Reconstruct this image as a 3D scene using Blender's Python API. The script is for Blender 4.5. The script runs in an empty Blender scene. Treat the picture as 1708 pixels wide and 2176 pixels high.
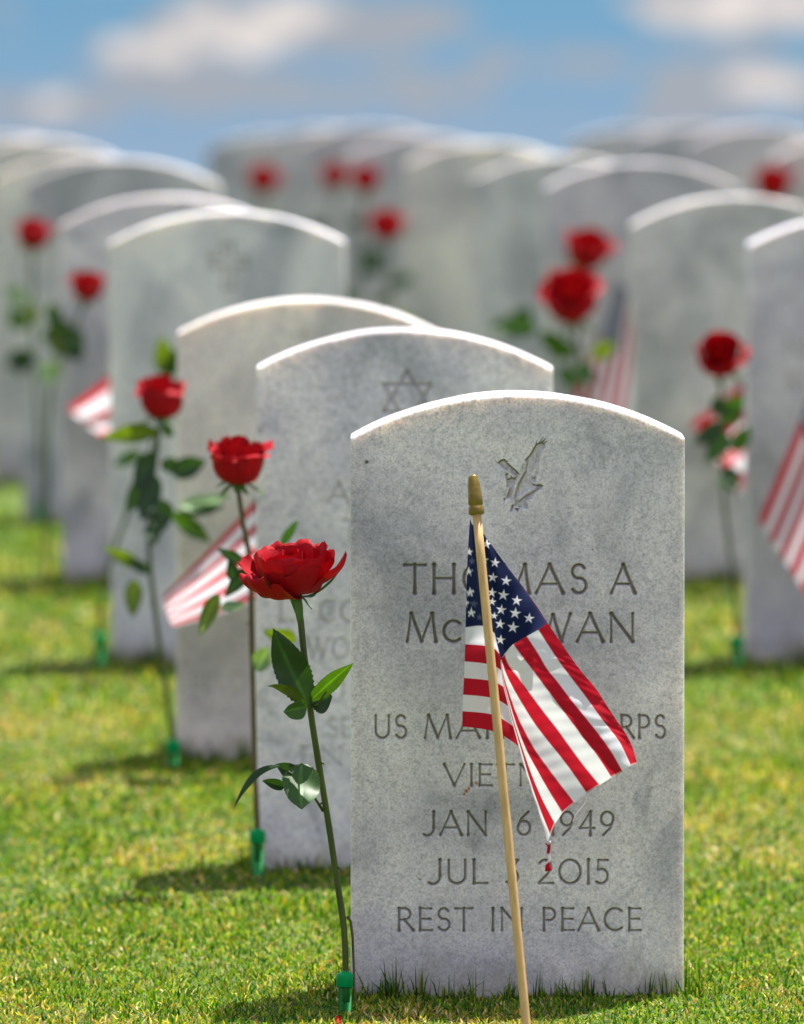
import bpy, math, random
import numpy as np
from mathutils import Vector, Matrix, Euler
random.seed(7); RNG = np.random.default_rng(7)
C = bpy.data.collections.new('scene'); bpy.context.scene.collection.children.link(C)
SC = bpy.context.scene
# ------------------------------------------------------------------ camera
# measurements were taken on a 1708 x 2175 view of the photograph
F = 17080.0; CX = 854.0; CY = 1087.5; Y0 = 120.0; SW = 0.33
PITCH = math.atan((CY - Y0) / F)
BASE = [2105, 1835, 1605, 1395, 1225, 1092, 1015, 938, 881, 822, 792, 775]
ROWW = [711, 630, 561, 502, 451, 412, 380, 352, 328, 308, 289, 273]
ROWD = [SW * F / w for w in ROWW]
cp, sp_ = math.cos(PITCH), math.sin(PITCH)
def ray(x, y):
    a = (x - CX) / F; b = -(y - CY) / F
    # camera space (a, b, -1) -> world, camera looking along +Y pitched down
    return Vector((a, cp + b * sp_, -sp_ + b * cp))
H = -ray(CX, BASE[0]).z / ray(CX, BASE[0]).y * ROWD[0]
def P(x, y, d):
    r = ray(x, y); t = d / r.y
    return Vector((r.x * t, d, H + r.z * t))
def PX(d): return d / F            # metres per view pixel at distance d
cam = bpy.data.cameras.new('camera'); co = bpy.data.objects.new('camera', cam); C.objects.link(co)
co.location = (0, 0, H); co.rotation_euler = (math.radians(90) - PITCH, 0, 0)
cam.sensor_fit = 'HORIZONTAL'; cam.sensor_width = 24; cam.lens = 240
cam.clip_start = 0.05; cam.clip_end = 20000
cam.dof.use_dof = True; cam.dof.focus_distance = 7.84; cam.dof.aperture_fstop = 5.2
SC.camera = co
# ------------------------------------------------------------------ sun, sky, exposure
SUNV = Vector((0.14, 0.17, 0.59)).normalized()
sun = bpy.data.lights.new('sun', 'SUN'); sun.energy = 5.0; sun.angle = math.radians(0.53); sun.color = (1, 0.965, 0.9)
so = bpy.data.objects.new('sun', sun); C.objects.link(so)
so.rotation_euler = (-SUNV).to_track_quat('-Z', 'Y').to_euler(); so.location = (0, 0, 20)
SC.view_settings.view_transform = 'Standard'; SC.view_settings.look = 'None'
SC.view_settings.exposure = 1.0; SC.view_settings.gamma = 1.0

def nodes_of(tree):
    for n in list(tree.nodes): tree.nodes.remove(n)
    N = tree.nodes; L = tree.links
    def new(t, **k):
        n = N.new(t)
        for a, b in k.items(): setattr(n, a, b)
        return n
    return N, L, new

W = bpy.data.worlds.new('World'); SC.world = W; W.use_nodes = True
N, L, new = nodes_of(W.node_tree)
def wm(op, a, b=None, clamp=False):
    n = new('ShaderNodeMath', operation=op); n.use_clamp = clamp
    for i, v in enumerate((a, b)):
        if v is None: continue
        if isinstance(v, (int, float)): n.inputs[i].default_value = v
        else: L.new(v, n.inputs[i])
    return n.outputs[0]
tc = new('ShaderNodeTexCoord'); sep = new('ShaderNodeSeparateXYZ'); L.new(tc.outputs['Generated'], sep.inputs[0])
zz = wm('ADD', wm('MULTIPLY', wm('ABSOLUTE', sep.outputs[2]), 0.75), 0.30)
cmb = new('ShaderNodeCombineXYZ'); L.new(sep.outputs[0], cmb.inputs[0]); L.new(sep.outputs[1], cmb.inputs[1]); L.new(zz, cmb.inputs[2])
nrm = new('ShaderNodeVectorMath', operation='NORMALIZE'); L.new(cmb.outputs[0], nrm.inputs[0])
sky = new('ShaderNodeTexSky', sky_type='NISHITA'); sky.sun_disc = False
sky.sun_elevation = math.asin(SUNV.z); sky.sun_rotation = math.atan2(SUNV.x, SUNV.y)
L.new(nrm.outputs[0], sky.inputs[0])
skm = new('ShaderNodeMix', data_type='RGBA', blend_type='MULTIPLY'); skm.inputs[0].default_value = 1
L.new(sky.outputs[0], skm.inputs[6]); skm.inputs[7].default_value = (0.036, 0.0525, 0.052, 1)
# azimuth/elevation of the view ray, with noise warp for cloud shapes
yy = wm('MAXIMUM', sep.outputs[1], 0.02)
az = wm('DIVIDE', sep.outputs[0], yy); el = wm('DIVIDE', sep.outputs[2], yy)
def cloudnoise(scale, detail, rough, sy):
    c = new('ShaderNodeCombineXYZ'); L.new(az, c.inputs[0]); L.new(wm('MULTIPLY', el, sy), c.inputs[1])
    n = new('ShaderNodeTexNoise'); n.inputs['Scale'].default_value = scale; n.inputs['Detail'].default_value = detail
    n.inputs['Roughness'].default_value = rough; L.new(c.outputs[0], n.inputs[0]); return n
n1 = cloudnoise(42, 6, 0.6, 1.5); n2 = cloudnoise(130, 5, 0.6, 1.2)
def px2az(x): return (x - CX) / F
def px2el(y): return (Y0 - y) / F
total = None
for (x, y, rx, ry, amp) in [(740, 55, 340, 78, 1.2), (470, 70, 200, 78, 1.1), (420, 190, 380, 60, 1.0), (120, 225, 190, 50, 1.1), (300, 130, 170, 60, .9), (1600, 10, 300, 80, 1.35),
                            (1600, 175, 210, 62, 0.75), (1240, 128, 130, 26, .55), (1060, 120, 80, 45, .45), (900, 185, 160, 30, .35), (1640, 245, 260, 40, .4)]:
    dx = wm('DIVIDE', wm('SUBTRACT', az, px2az(x)), rx / F); dy = wm('DIVIDE', wm('SUBTRACT', el, px2el(y)), ry / F)
    g = wm('SUBTRACT', 1.0, wm('ADD', wm('MULTIPLY', dx, dx), wm('MULTIPLY', dy, dy)))
    g = wm('MULTIPLY', wm('MAXIMUM', g, -0.6), amp)
    total = g if total is None else wm('MAXIMUM', total, g)
dens = wm('ADD', total, wm('MULTIPLY', wm('SUBTRACT', n1.outputs[0], 0.5), 3.4))
dens = wm('ADD', dens, wm('MULTIPLY', wm('SUBTRACT', n2.outputs[0], 0.5), 1.6))
cm = new('ShaderNodeMapRange', interpolation_type='SMOOTHSTEP'); L.new(dens, cm.inputs[0])
cm.inputs[1].default_value = 0.0; cm.inputs[2].default_value = 0.38; cm.inputs[3].default_value = 0; cm.inputs[4].default_value = 0.92
# rest of the sky: unseen cloud added high up and behind as fill
gn = new('ShaderNodeTexNoise'); gn.inputs['Scale'].default_value = 3.2; gn.inputs['Detail'].default_value = 5; L.new(tc.outputs['Generated'], gn.inputs[0])
gm = new('ShaderNodeMapRange', interpolation_type='SMOOTHSTEP'); L.new(gn.outputs[0], gm.inputs[0])
gm.inputs[1].default_value = 0.42; gm.inputs[2].default_value = 0.62; gm.inputs[4].default_value = 0.85
front = new('ShaderNodeMapRange', interpolation_type='SMOOTHSTEP'); L.new(wm('ABSOLUTE', az), front.inputs[0]); front.inputs[1].default_value = 0.12; front.inputs[2].default_value = 0.3
elm = new('ShaderNodeMapRange', interpolation_type='SMOOTHSTEP'); L.new(wm('ABSOLUTE', el), elm.inputs[0]); elm.inputs[1].default_value = 0.05; elm.inputs[2].default_value = 0.2
away = wm('MAXIMUM', front.outputs[0], elm.outputs[0])
clm = new('ShaderNodeMix', data_type='FLOAT'); L.new(away, clm.inputs[0]); L.new(cm.outputs[0], clm.inputs[2]); L.new(gm.outputs[0], clm.inputs[3])
# near the horizon the blue pales
hz = new('ShaderNodeMapRange'); L.new(el, hz.inputs[0]); hz.inputs[1].default_value = px2el(330); hz.inputs[2].default_value = px2el(20); hz.inputs[3].default_value = 0.8; hz.inputs[4].default_value = 0.0
hzm = new('ShaderNodeMix', data_type='RGBA'); L.new(hz.outputs[0], hzm.inputs[0]); L.new(skm.outputs[2], hzm.inputs[6]); hzm.inputs[7].default_value = (0.165, 0.225, 0.305, 1)
# cloud colour: bright crests, grey undersides
crest = None
for (x, y, rx, ry) in [(500, 62, 150, 62), (600, 20, 120, 40), (330, 105, 120, 38), (1560, 8, 240, 55), (1620, 175, 120, 30), (120, 215, 70, 22)]:
    dx = wm('DIVIDE', wm('SUBTRACT', az, px2az(x)), rx / F); dy = wm('DIVIDE', wm('SUBTRACT', el, px2el(y)), ry / F)
    g = wm('SUBTRACT', 1.0, wm('ADD', wm('MULTIPLY', dx, dx), wm('MULTIPLY', dy, dy))); crest = g if crest is None else wm('MAXIMUM', crest, g)
crest = wm('ADD', crest, wm('MULTIPLY', wm('SUBTRACT', n2.outputs[0], 0.5), 5.0))
cr = new('ShaderNodeMapRange', interpolation_type='SMOOTHSTEP'); L.new(crest, cr.inputs[0])
cr.inputs[1].default_value = -0.3; cr.inputs[2].default_value = 1.2
cc = new('ShaderNodeMix', data_type='RGBA'); L.new(cr.outputs[0], cc.inputs[0]); cc.inputs[6].default_value = (0.200, 0.212, 0.235, 1); cc.inputs[7].default_value = (0.46, 0.41, 0.38, 1)
cfar = new('ShaderNodeMix', data_type='RGBA'); L.new(away, cfar.inputs[0]); L.new(cc.outputs[2], cfar.inputs[6]); cfar.inputs[7].default_value = (0.80, 0.74, 0.85, 1)  # out-of-view cloud made brighter to fill the shaded faces
mx = new('ShaderNodeMix', data_type='RGBA'); L.new(clm.outputs[0], mx.inputs[0]); L.new(hzm.outputs[2], mx.inputs[6]); L.new(cfar.outputs[2], mx.inputs[7])
bg = new('ShaderNodeBackground'); L.new(mx.outputs[2], bg.inputs[0]); bg.inputs[1].default_value = 1.0
wo = new('ShaderNodeOutputWorld'); L.new(bg.outputs[0], wo.inputs[0])

# ------------------------------------------------------------------ helpers
def tag(o, label=None, cat=None, group=None, kind=None):
    if label: o['label'] = label
    if cat: o['category'] = cat
    if group: o['group'] = group
    if kind: o['kind'] = kind
    return o
def empty(name, loc):
    o = bpy.data.objects.new(name, None); C.objects.link(o); o.location = loc; o.empty_display_size = 0.05; return o
def link(name, me, mat, parent=None, loc=None):
    o = bpy.data.objects.new(name, me)
    if mat is not None and not me.materials: me.materials.append(mat)
    C.objects.link(o)
    if parent is not None:
        o.parent = parent
        if loc is None: o.matrix_parent_inverse = Matrix.Translation(-parent.location)   # mesh is in world coordinates
    if loc is not None: o.location = loc
    return o
def mesh(name, verts, faces, smooth=True):
    me = bpy.data.meshes.new(name); me.from_pydata([tuple(v) for v in verts], [], faces); me.update()
    if smooth: me.polygons.foreach_set('use_smooth', [True] * len(me.polygons))
    return me
def bigmesh(name, V, quads, tris=None, smooth=True):
    me = bpy.data.meshes.new(name)
    nt = 0 if tris is None else len(tris); nq = len(quads)
    me.vertices.add(len(V)); me.vertices.foreach_set('co', np.ascontiguousarray(V, np.float32).ravel())
    loops = np.concatenate([quads.ravel()] + ([tris.ravel()] if nt else [])).astype(np.int32)
    me.loops.add(len(loops)); me.loops.foreach_set('vertex_index', loops)
    st = np.concatenate([np.arange(nq) * 4] + ([nq * 4 + np.arange(nt) * 3] if nt else [])).astype(np.int32)
    me.polygons.add(nq + nt); me.polygons.foreach_set('loop_start', st)
    me.polygons.foreach_set('use_smooth', np.full(nq + nt, smooth))
    me.update(calc_edges=True); me.validate(); return me
def setcol(me, name, arr):
    a = me.color_attributes.new(name, 'FLOAT_COLOR', 'POINT')
    if arr.shape[1] == 3: arr = np.concatenate([arr, np.ones((len(arr), 1))], 1)
    a.data.foreach_set('color', np.ascontiguousarray(arr, np.float32).ravel())
def setflt(me, name, arr):
    a = me.attributes.new(name, 'FLOAT', 'POINT'); a.data.foreach_set('value', np.ascontiguousarray(arr, np.float32).ravel())
class MB:
    def __init__(s): s.v = []; s.f = []
    def add(s, V, Fc):
        k = len(s.v); s.v += [Vector(p) for p in V]; s.f += [tuple(i + k for i in f) for f in Fc]
    def tube(s, pts, rad, n=10, cap=True):
        pts = [Vector(p) for p in pts]; V = []; Fc = []
        up = Vector((0.1, -1, 0.05)).normalized()
        for i, p in enumerate(pts):
            t = (pts[min(i + 1, len(pts) - 1)] - pts[max(i - 1, 0)]).normalized()
            a = t.cross(up).normalized(); b = t.cross(a).normalized()
            r = rad[i] if isinstance(rad, (list, tuple)) else rad
            for k in range(n):
                an = 2 * math.pi * k / n; V.append(p + a * (r * math.cos(an)) + b * (r * math.sin(an)))
        for i in range(len(pts) - 1):
            for k in range(n): Fc.append((i * n + k, i * n + (k + 1) % n, (i + 1) * n + (k + 1) % n, (i + 1) * n + k))
        if cap: Fc.append(tuple(range(n))[::-1]); Fc.append(tuple((len(pts) - 1) * n + k for k in range(n)))
        s.add(V, Fc)
    def lathe(s, prof, origin, axis=Vector((0, 0, 1)), n=24):
        axis = Vector(axis).normalized(); a = axis.orthogonal().normalized(); b = axis.cross(a); origin = Vector(origin)
        V = []; Fc = []
        for (r, z) in prof:
            for k in range(n):
                an = 2 * math.pi * k / n; V.append(origin + axis * z + a * (r * math.cos(an)) + b * (r * math.sin(an)))
        for i in range(len(prof) - 1):
            for k in range(n): Fc.append((i * n + k, i * n + (k + 1) % n, (i + 1) * n + (k + 1) % n, (i + 1) * n + k))
        Fc.append(tuple(range(n))[::-1]); Fc.append(tuple((len(prof) - 1) * n + k for k in range(n)))
        s.add(V, Fc)
    def build(s, name, mat, parent=None, smooth=True):
        return link(name, mesh(name, s.v, s.f, smooth), mat, parent)
def spline(pts, n):
    pts = [np.array(p, float) for p in pts]; m = len(pts); out = []
    for k in range(n):
        t = k / (n - 1) * (m - 1); i = min(int(t), m - 2); f = t - i
        p0 = pts[max(i - 1, 0)]; p1 = pts[i]; p2 = pts[i + 1]; p3 = pts[min(i + 2, m - 1)]
        out.append(0.5 * ((2 * p1) + (p2 - p0) * f + (2 * p0 - 5 * p1 + 4 * p2 - p3) * f * f + (3 * p1 - p0 - 3 * p2 + p3) * f ** 3))
    return out
class VN:                                            # value noise in the plane
    def __init__(s, seed): s.g = np.random.default_rng(seed).random((256, 256))
    def __call__(s, x, y):
        xi = np.floor(x).astype(int); yi = np.floor(y).astype(int); fx = x - xi; fy = y - yi
        fx = fx * fx * (3 - 2 * fx); fy = fy * fy * (3 - 2 * fy); g = s.g
        a = g[xi % 256, yi % 256]; b = g[(xi + 1) % 256, yi % 256]; c = g[xi % 256, (yi + 1) % 256]; d = g[(xi + 1) % 256, (yi + 1) % 256]
        return (a * (1 - fx) + b * fx) * (1 - fy) + (c * (1 - fx) + d * fx) * fy
vn1, vn2, vn3 = VN(1), VN(2), VN(3)

# ------------------------------------------------------------------ materials
def mat(name):
    m = bpy.data.materials.new(name); m.use_nodes = True
    N, L, new = nodes_of(m.node_tree); out = new('ShaderNodeOutputMaterial'); return m, L, new, out
def m_marble():
    m, L, new, out = mat('marble')
    tc = new('ShaderNodeTexCoord'); oi = new('ShaderNodeObjectInfo')
    mul = new('ShaderNodeVectorMath', operation='SCALE'); cx = new('ShaderNodeCombineXYZ')
    for i in range(3): L.new(oi.outputs['Random'], cx.inputs[i])
    L.new(cx.outputs[0], mul.inputs[0]); mul.inputs['Scale'].default_value = 37.0
    ad = new('ShaderNodeVectorMath', operation='ADD'); L.new(tc.outputs['Object'], ad.inputs[0]); L.new(mul.outputs[0], ad.inputs[1])
    def noise(s, d, r=0.55, dist=0.0):
        n = new('ShaderNodeTexNoise'); n.inputs['Scale'].default_value = s; n.inputs['Detail'].default_value = d
        n.inputs['Roughness'].default_value = r; n.inputs['Distortion'].default_value = dist; L.new(ad.outputs[0], n.inputs[0]); return n.outputs[0]
    def ramp(f, stops):
        r = new('ShaderNodeValToRGB'); L.new(f, r.inputs[0]); e = r.color_ramp.elements
        e[0].position, e[0].color = stops[0]; e[1].position, e[1].color = stops[-1]
        for p, c in stops[1:-1]: x = e.new(p); x.color = c
        return r.outputs[0]
    def mix(a, b, f, bt='MIX'):
        x = new('ShaderNodeMix', data_type='RGBA', blend_type=bt)
        if isinstance(f, float): x.inputs[0].default_value = f
        else: L.new(f, x.inputs[0])
        for i, v in ((6, a), (7, b)):
            if isinstance(v, tuple): x.inputs[i].default_value = v
            else: L.new(v, x.inputs[i])
        return x.outputs[2]
    big = ramp(noise(5.5, 6, 0.62, 0.6), [(0.35, (0.48, 0.47, 0.51, 1)), (0.48, (0.70, 0.665, 0.70, 1)), (0.62, (0.88, 0.835, 0.83, 1))])
    vein = ramp(noise(7.0, 8, 0.7, 1.6), [(0.30, (0.58, 0.60, 0.64, 1)), (0.44, (1, 1, 1, 1))])
    c = mix(big, vein, 1.0, 'MULTIPLY')
    speck = ramp(noise(430, 4, 0.7), [(0.36, (0.55, 0.56, 0.58, 1)), (0.5, (0.94, 0.94, 0.94, 1)), (0.62, (1.12, 1.12, 1.12, 1))])
    c = mix(c, speck, 0.7, 'MULTIPLY')
    sp2 = ramp(noise(150, 5, 0.65), [(0.36, (0.66, 0.67, 0.69, 1)), (0.5, (0.97, 0.97, 0.97, 1)), (0.65, (1.08, 1.08, 1.08, 1))])
    c = mix(c, sp2, 0.6, 'MULTIPLY')
    tint = oi.outputs['Color']
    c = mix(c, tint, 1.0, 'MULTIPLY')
    en = new('ShaderNodeAttribute', attribute_name='groove_dirt_shade')
    c = mix(c, (0.165, 0.135, 0.068, 1), en.outputs['Fac'])  # dirt in the cuts, with painted shade on their upper and left walls
    st = new('ShaderNodeAttribute', attribute_name='stain')
    c = mix(c, st.outputs['Color'], st.outputs['Alpha'])
    b = new('ShaderNodeBsdfPrincipled'); L.new(c, b.inputs['Base Color']); b.inputs['Roughness'].default_value = 0.5
    b.inputs['Subsurface Weight'].default_value = 0.85; b.inputs['Subsurface Radius'].default_value = (1, 0.8, 0.5); b.inputs['Subsurface Scale'].default_value = 0.014
    b.inputs['Specular IOR Level'].default_value = 0.4
    bp = new('ShaderNodeBump'); bp.inputs['Strength'].default_value = 0.25; bp.inputs['Distance'].default_value = 0.0006; L.new(noise(500, 3), bp.inputs['Height']); L.new(bp.outputs[0], b.inputs['Normal'])
    L.new(b.outputs[0], out.inputs[0]); return m
def m_thin(name, attr=None, col=None, trans=0.4, rough=0.5, tcol=None, spec=0.3, nscale=60, namp=0.25):
    """petals, leaves, grass blades, cloth: a diffuse/translucent sheet"""
    m, L, new, out = mat(name)
    if attr:
        a = new('ShaderNodeAttribute', attribute_name=attr); c = a.outputs['Color']
    else:
        r = new('ShaderNodeRGB'); r.outputs[0].default_value = (*col, 1); c = r.outputs[0]
    tc = new('ShaderNodeTexCoord'); n = new('ShaderNodeTexNoise'); n.inputs['Scale'].default_value = nscale; n.inputs['Detail'].default_value = 3; L.new(tc.outputs['Object'], n.inputs[0])
    mr = new('ShaderNodeMapRange'); L.new(n.outputs[0], mr.inputs[0]); mr.inputs[3].default_value = 1 - namp; mr.inputs[4].default_value = 1 + namp
    x = new('ShaderNodeMix', data_type='RGBA', blend_type='MULTIPLY'); x.inputs[0].default_value = 1; L.new(c, x.inputs[6]); L.new(mr.outputs[0], x.inputs[7])
    b = new('ShaderNodeBsdfPrincipled'); L.new(x.outputs[2], b.inputs['Base Color']); b.inputs['Roughness'].default_value = rough; b.inputs['Specular IOR Level'].default_value = spec
    t = new('ShaderNodeBsdfTranslucent')
    if tcol:
        y = new('ShaderNodeMix', data_type='RGBA', blend_type='MULTIPLY'); y.inputs[0].default_value = 1; L.new(x.outputs[2], y.inputs[6]); y.inputs[7].default_value = (*tcol, 1); L.new(y.outputs[2], t.inputs[0])
    else: L.new(x.outputs[2], t.inputs[0])
    s = new('ShaderNodeMixShader'); s.inputs[0].default_value = trans; L.new(b.outputs[0], s.inputs[1]); L.new(t.outputs[0], s.inputs[2])
    L.new(s.outputs[0], out.inputs[0]); return m
def m_plain(name, col, rough=0.5, metal=0.0, namp=0.2, nscale=(60, 60, 60), trans=0.0):
    m, L, new, out = mat(name)
    tc = new('ShaderNodeTexCoord'); mp = new('ShaderNodeMapping'); mp.inputs['Scale'].default_value = nscale; L.new(tc.outputs['Object'], mp.inputs[0])
    n = new('ShaderNodeTexNoise'); n.inputs['Scale'].default_value = 1; n.inputs['Detail'].default_value = 5; L.new(mp.outputs[0], n.inputs[0])
    mr = new('ShaderNodeMapRange'); L.new(n.outputs[0], mr.inputs[0]); mr.inputs[1].default_value = 0.3; mr.inputs[2].default_value = 0.7; mr.inputs[3].default_value = 1 - namp; mr.inputs[4].default_value = 1 + namp
    x = new('ShaderNodeMix', data_type='RGBA', blend_type='MULTIPLY'); x.inputs[0].default_value = 1; x.inputs[6].default_value = (*col, 1); L.new(mr.outputs[0], x.inputs[7])
    b = new('ShaderNodeBsdfPrincipled'); L.new(x.outputs[2], b.inputs['Base Color']); b.inputs['Roughness'].default_value = rough; b.inputs['Metallic'].default_value = metal
    b.inputs['Transmission Weight'].default_value = trans; b.inputs['IOR'].default_value = 1.2 if trans else 1.45
    L.new(b.outputs[0], out.inputs[0]); return m
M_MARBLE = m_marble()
M_PETAL = m_thin('rose_petal', col=(0.37, 0.0024, 0.009), trans=0.13, rough=0.6, tcol=(1.1, 0.3, 0.3), spec=0.14, nscale=180, namp=0.22)
M_LEAF = m_thin('rose_leaf', attr='col', trans=0.28, rough=0.48, tcol=(1.7, 1.7, 0.3), spec=0.45, nscale=120, namp=0.3)
M_SEPAL = m_thin('sepal', col=(0.10, 0.20, 0.05), trans=0.25, rough=0.5, nscale=150)
M_STEM = m_plain('stem', (0.050, 0.070, 0.010), 0.45, namp=0.35, nscale=(150, 150, 25))
M_STEMD = m_plain('stem_brown', (0.09, 0.06, 0.018), 0.5, namp=0.35, nscale=(150, 150, 25))
M_CLOTH = m_thin('flag_cloth', attr='col', trans=0.36, rough=0.85, spec=0.1, nscale=900, namp=0.10)
M_WOOD = m_plain('stick_wood', (0.60, 0.38, 0.15), 0.55, namp=0.16, nscale=(260, 260, 8))
M_GOLD = m_plain('gold_paint', (0.23, 0.155, 0.025), 0.38, 0.35, namp=0.25, nscale=(120, 120, 300))
M_CAP = m_plain('green_rubber', (0.0, 0.33, 0.09), 0.3, namp=0.12, trans=0.15)
M_VIAL = m_plain('green_plastic', (0.10, 0.55, 0.17), 0.15, namp=0.1, trans=0.85)
M_BLADE = m_thin('grass_blade', attr='col', trans=0.35, rough=0.6, tcol=(1.25, 1.3, 0.35), spec=0.15, nscale=40, namp=0.2)

# ------------------------------------------------------------------ ground
gd = [2.0, 6.0] + ROWD + [24, 30, 45, 80, 200, 600, 3000]
rowz = [P(CX, BASE[i], ROWD[i]).z for i in range(12)]
gz = [-0.14, -0.035] + rowz + [rowz[-1] - .02, rowz[-1] - .12, rowz[-1] - .45, rowz[-1] - 1.2, rowz[-1] - 4, rowz[-1] - 13, rowz[-1] - 62]
_fd = np.linspace(2, 40, 800); _fz = np.interp(_fd, gd, gz)
_k = np.hanning(41); _k /= _k.sum(); _fz = np.convolve(np.pad(_fz, 20, mode='edge'), _k, 'valid')
def gzf(d):
    d = np.asarray(d, float); return np.where(d < 39, np.interp(d, _fd, _fz), np.interp(d, gd, gz))
def ground_z(x, y):
    x = np.asarray(x, float); y = np.asarray(y, float)
    return gzf(y) - 0.009 + (vn1(x * 3 + 50, y * 3) - 0.5) * 0.010 + (vn2(x * 11 + 50, y * 11) - .5) * 0.004
def m_ground():
    m, L, new, out = mat('turf_soil')
    tc = new('ShaderNodeTexCoord')
    def noise(s, d):
        n = new('ShaderNodeTexNoise'); n.inputs['Scale'].default_value = s; n.inputs['Detail'].default_value = d; L.new(tc.outputs['Object'], n.inputs[0]); return n.outputs[0]
    r = new('ShaderNodeValToRGB'); L.new(noise(60, 6), r.inputs[0]); e = r.color_ramp.elements
    e[0].position = .3; e[0].color = (0.035, 0.06, 0.008, 1); e[1].position = .7; e[1].color = (0.17, 0.175, 0.035, 1)
    x = e.new(.5); x.color = (0.075, 0.125, 0.010, 1)
    r2 = new('ShaderNodeValToRGB'); L.new(noise(2.5, 4), r2.inputs[0]); e = r2.color_ramp.elements
    e[0].position = .35; e[0].color = (0.75, 0.9, 0.7, 1); e[1].position = .65; e[1].color = (1.2, 1.1, 1.0, 1)
    mx = new('ShaderNodeMix', data_type='RGBA', blend_type='MULTIPLY'); mx.inputs[0].default_value = 1; L.new(r.outputs[0], mx.inputs[6]); L.new(r2.outputs[0], mx.inputs[7])
    b = new('ShaderNodeBsdfPrincipled'); b.inputs['Roughness'].default_value = 0.9; L.new(mx.outputs[2], b.inputs['Base Color'])
    bp = new('ShaderNodeBump'); bp.inputs['Strength'].default_value = .8; bp.inputs['Distance'].default_value = .008; L.new(noise(180, 4), bp.inputs['Height']); L.new(bp.outputs[0], b.inputs['Normal'])
    L.new(b.outputs[0], out.inputs[0]); return m
ys = np.concatenate([np.linspace(-20, 6, 20), np.arange(6.05, 24, 0.06), np.geomspace(24, 3000, 60)])
xs = np.concatenate([-np.geomspace(900, 2.6, 30), np.arange(-2.5, 2.51, 0.06), np.geomspace(2.6, 900, 30)])
GX, GY = np.meshgrid(xs, ys, indexing='ij'); GZ = ground_z(GX, np.maximum(GY, 2))
nx, ny = GX.shape; idx = np.arange(nx * ny).reshape(nx, ny)
quads = np.stack([idx[:-1, :-1], idx[1:, :-1], idx[1:, 1:], idx[:-1, 1:]], -1).reshape(-1, 4)
tag(link('ground', bigmesh('ground', np.stack([GX, GY, GZ], -1).reshape(-1, 3), quads), m_ground()), kind='structure')

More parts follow.
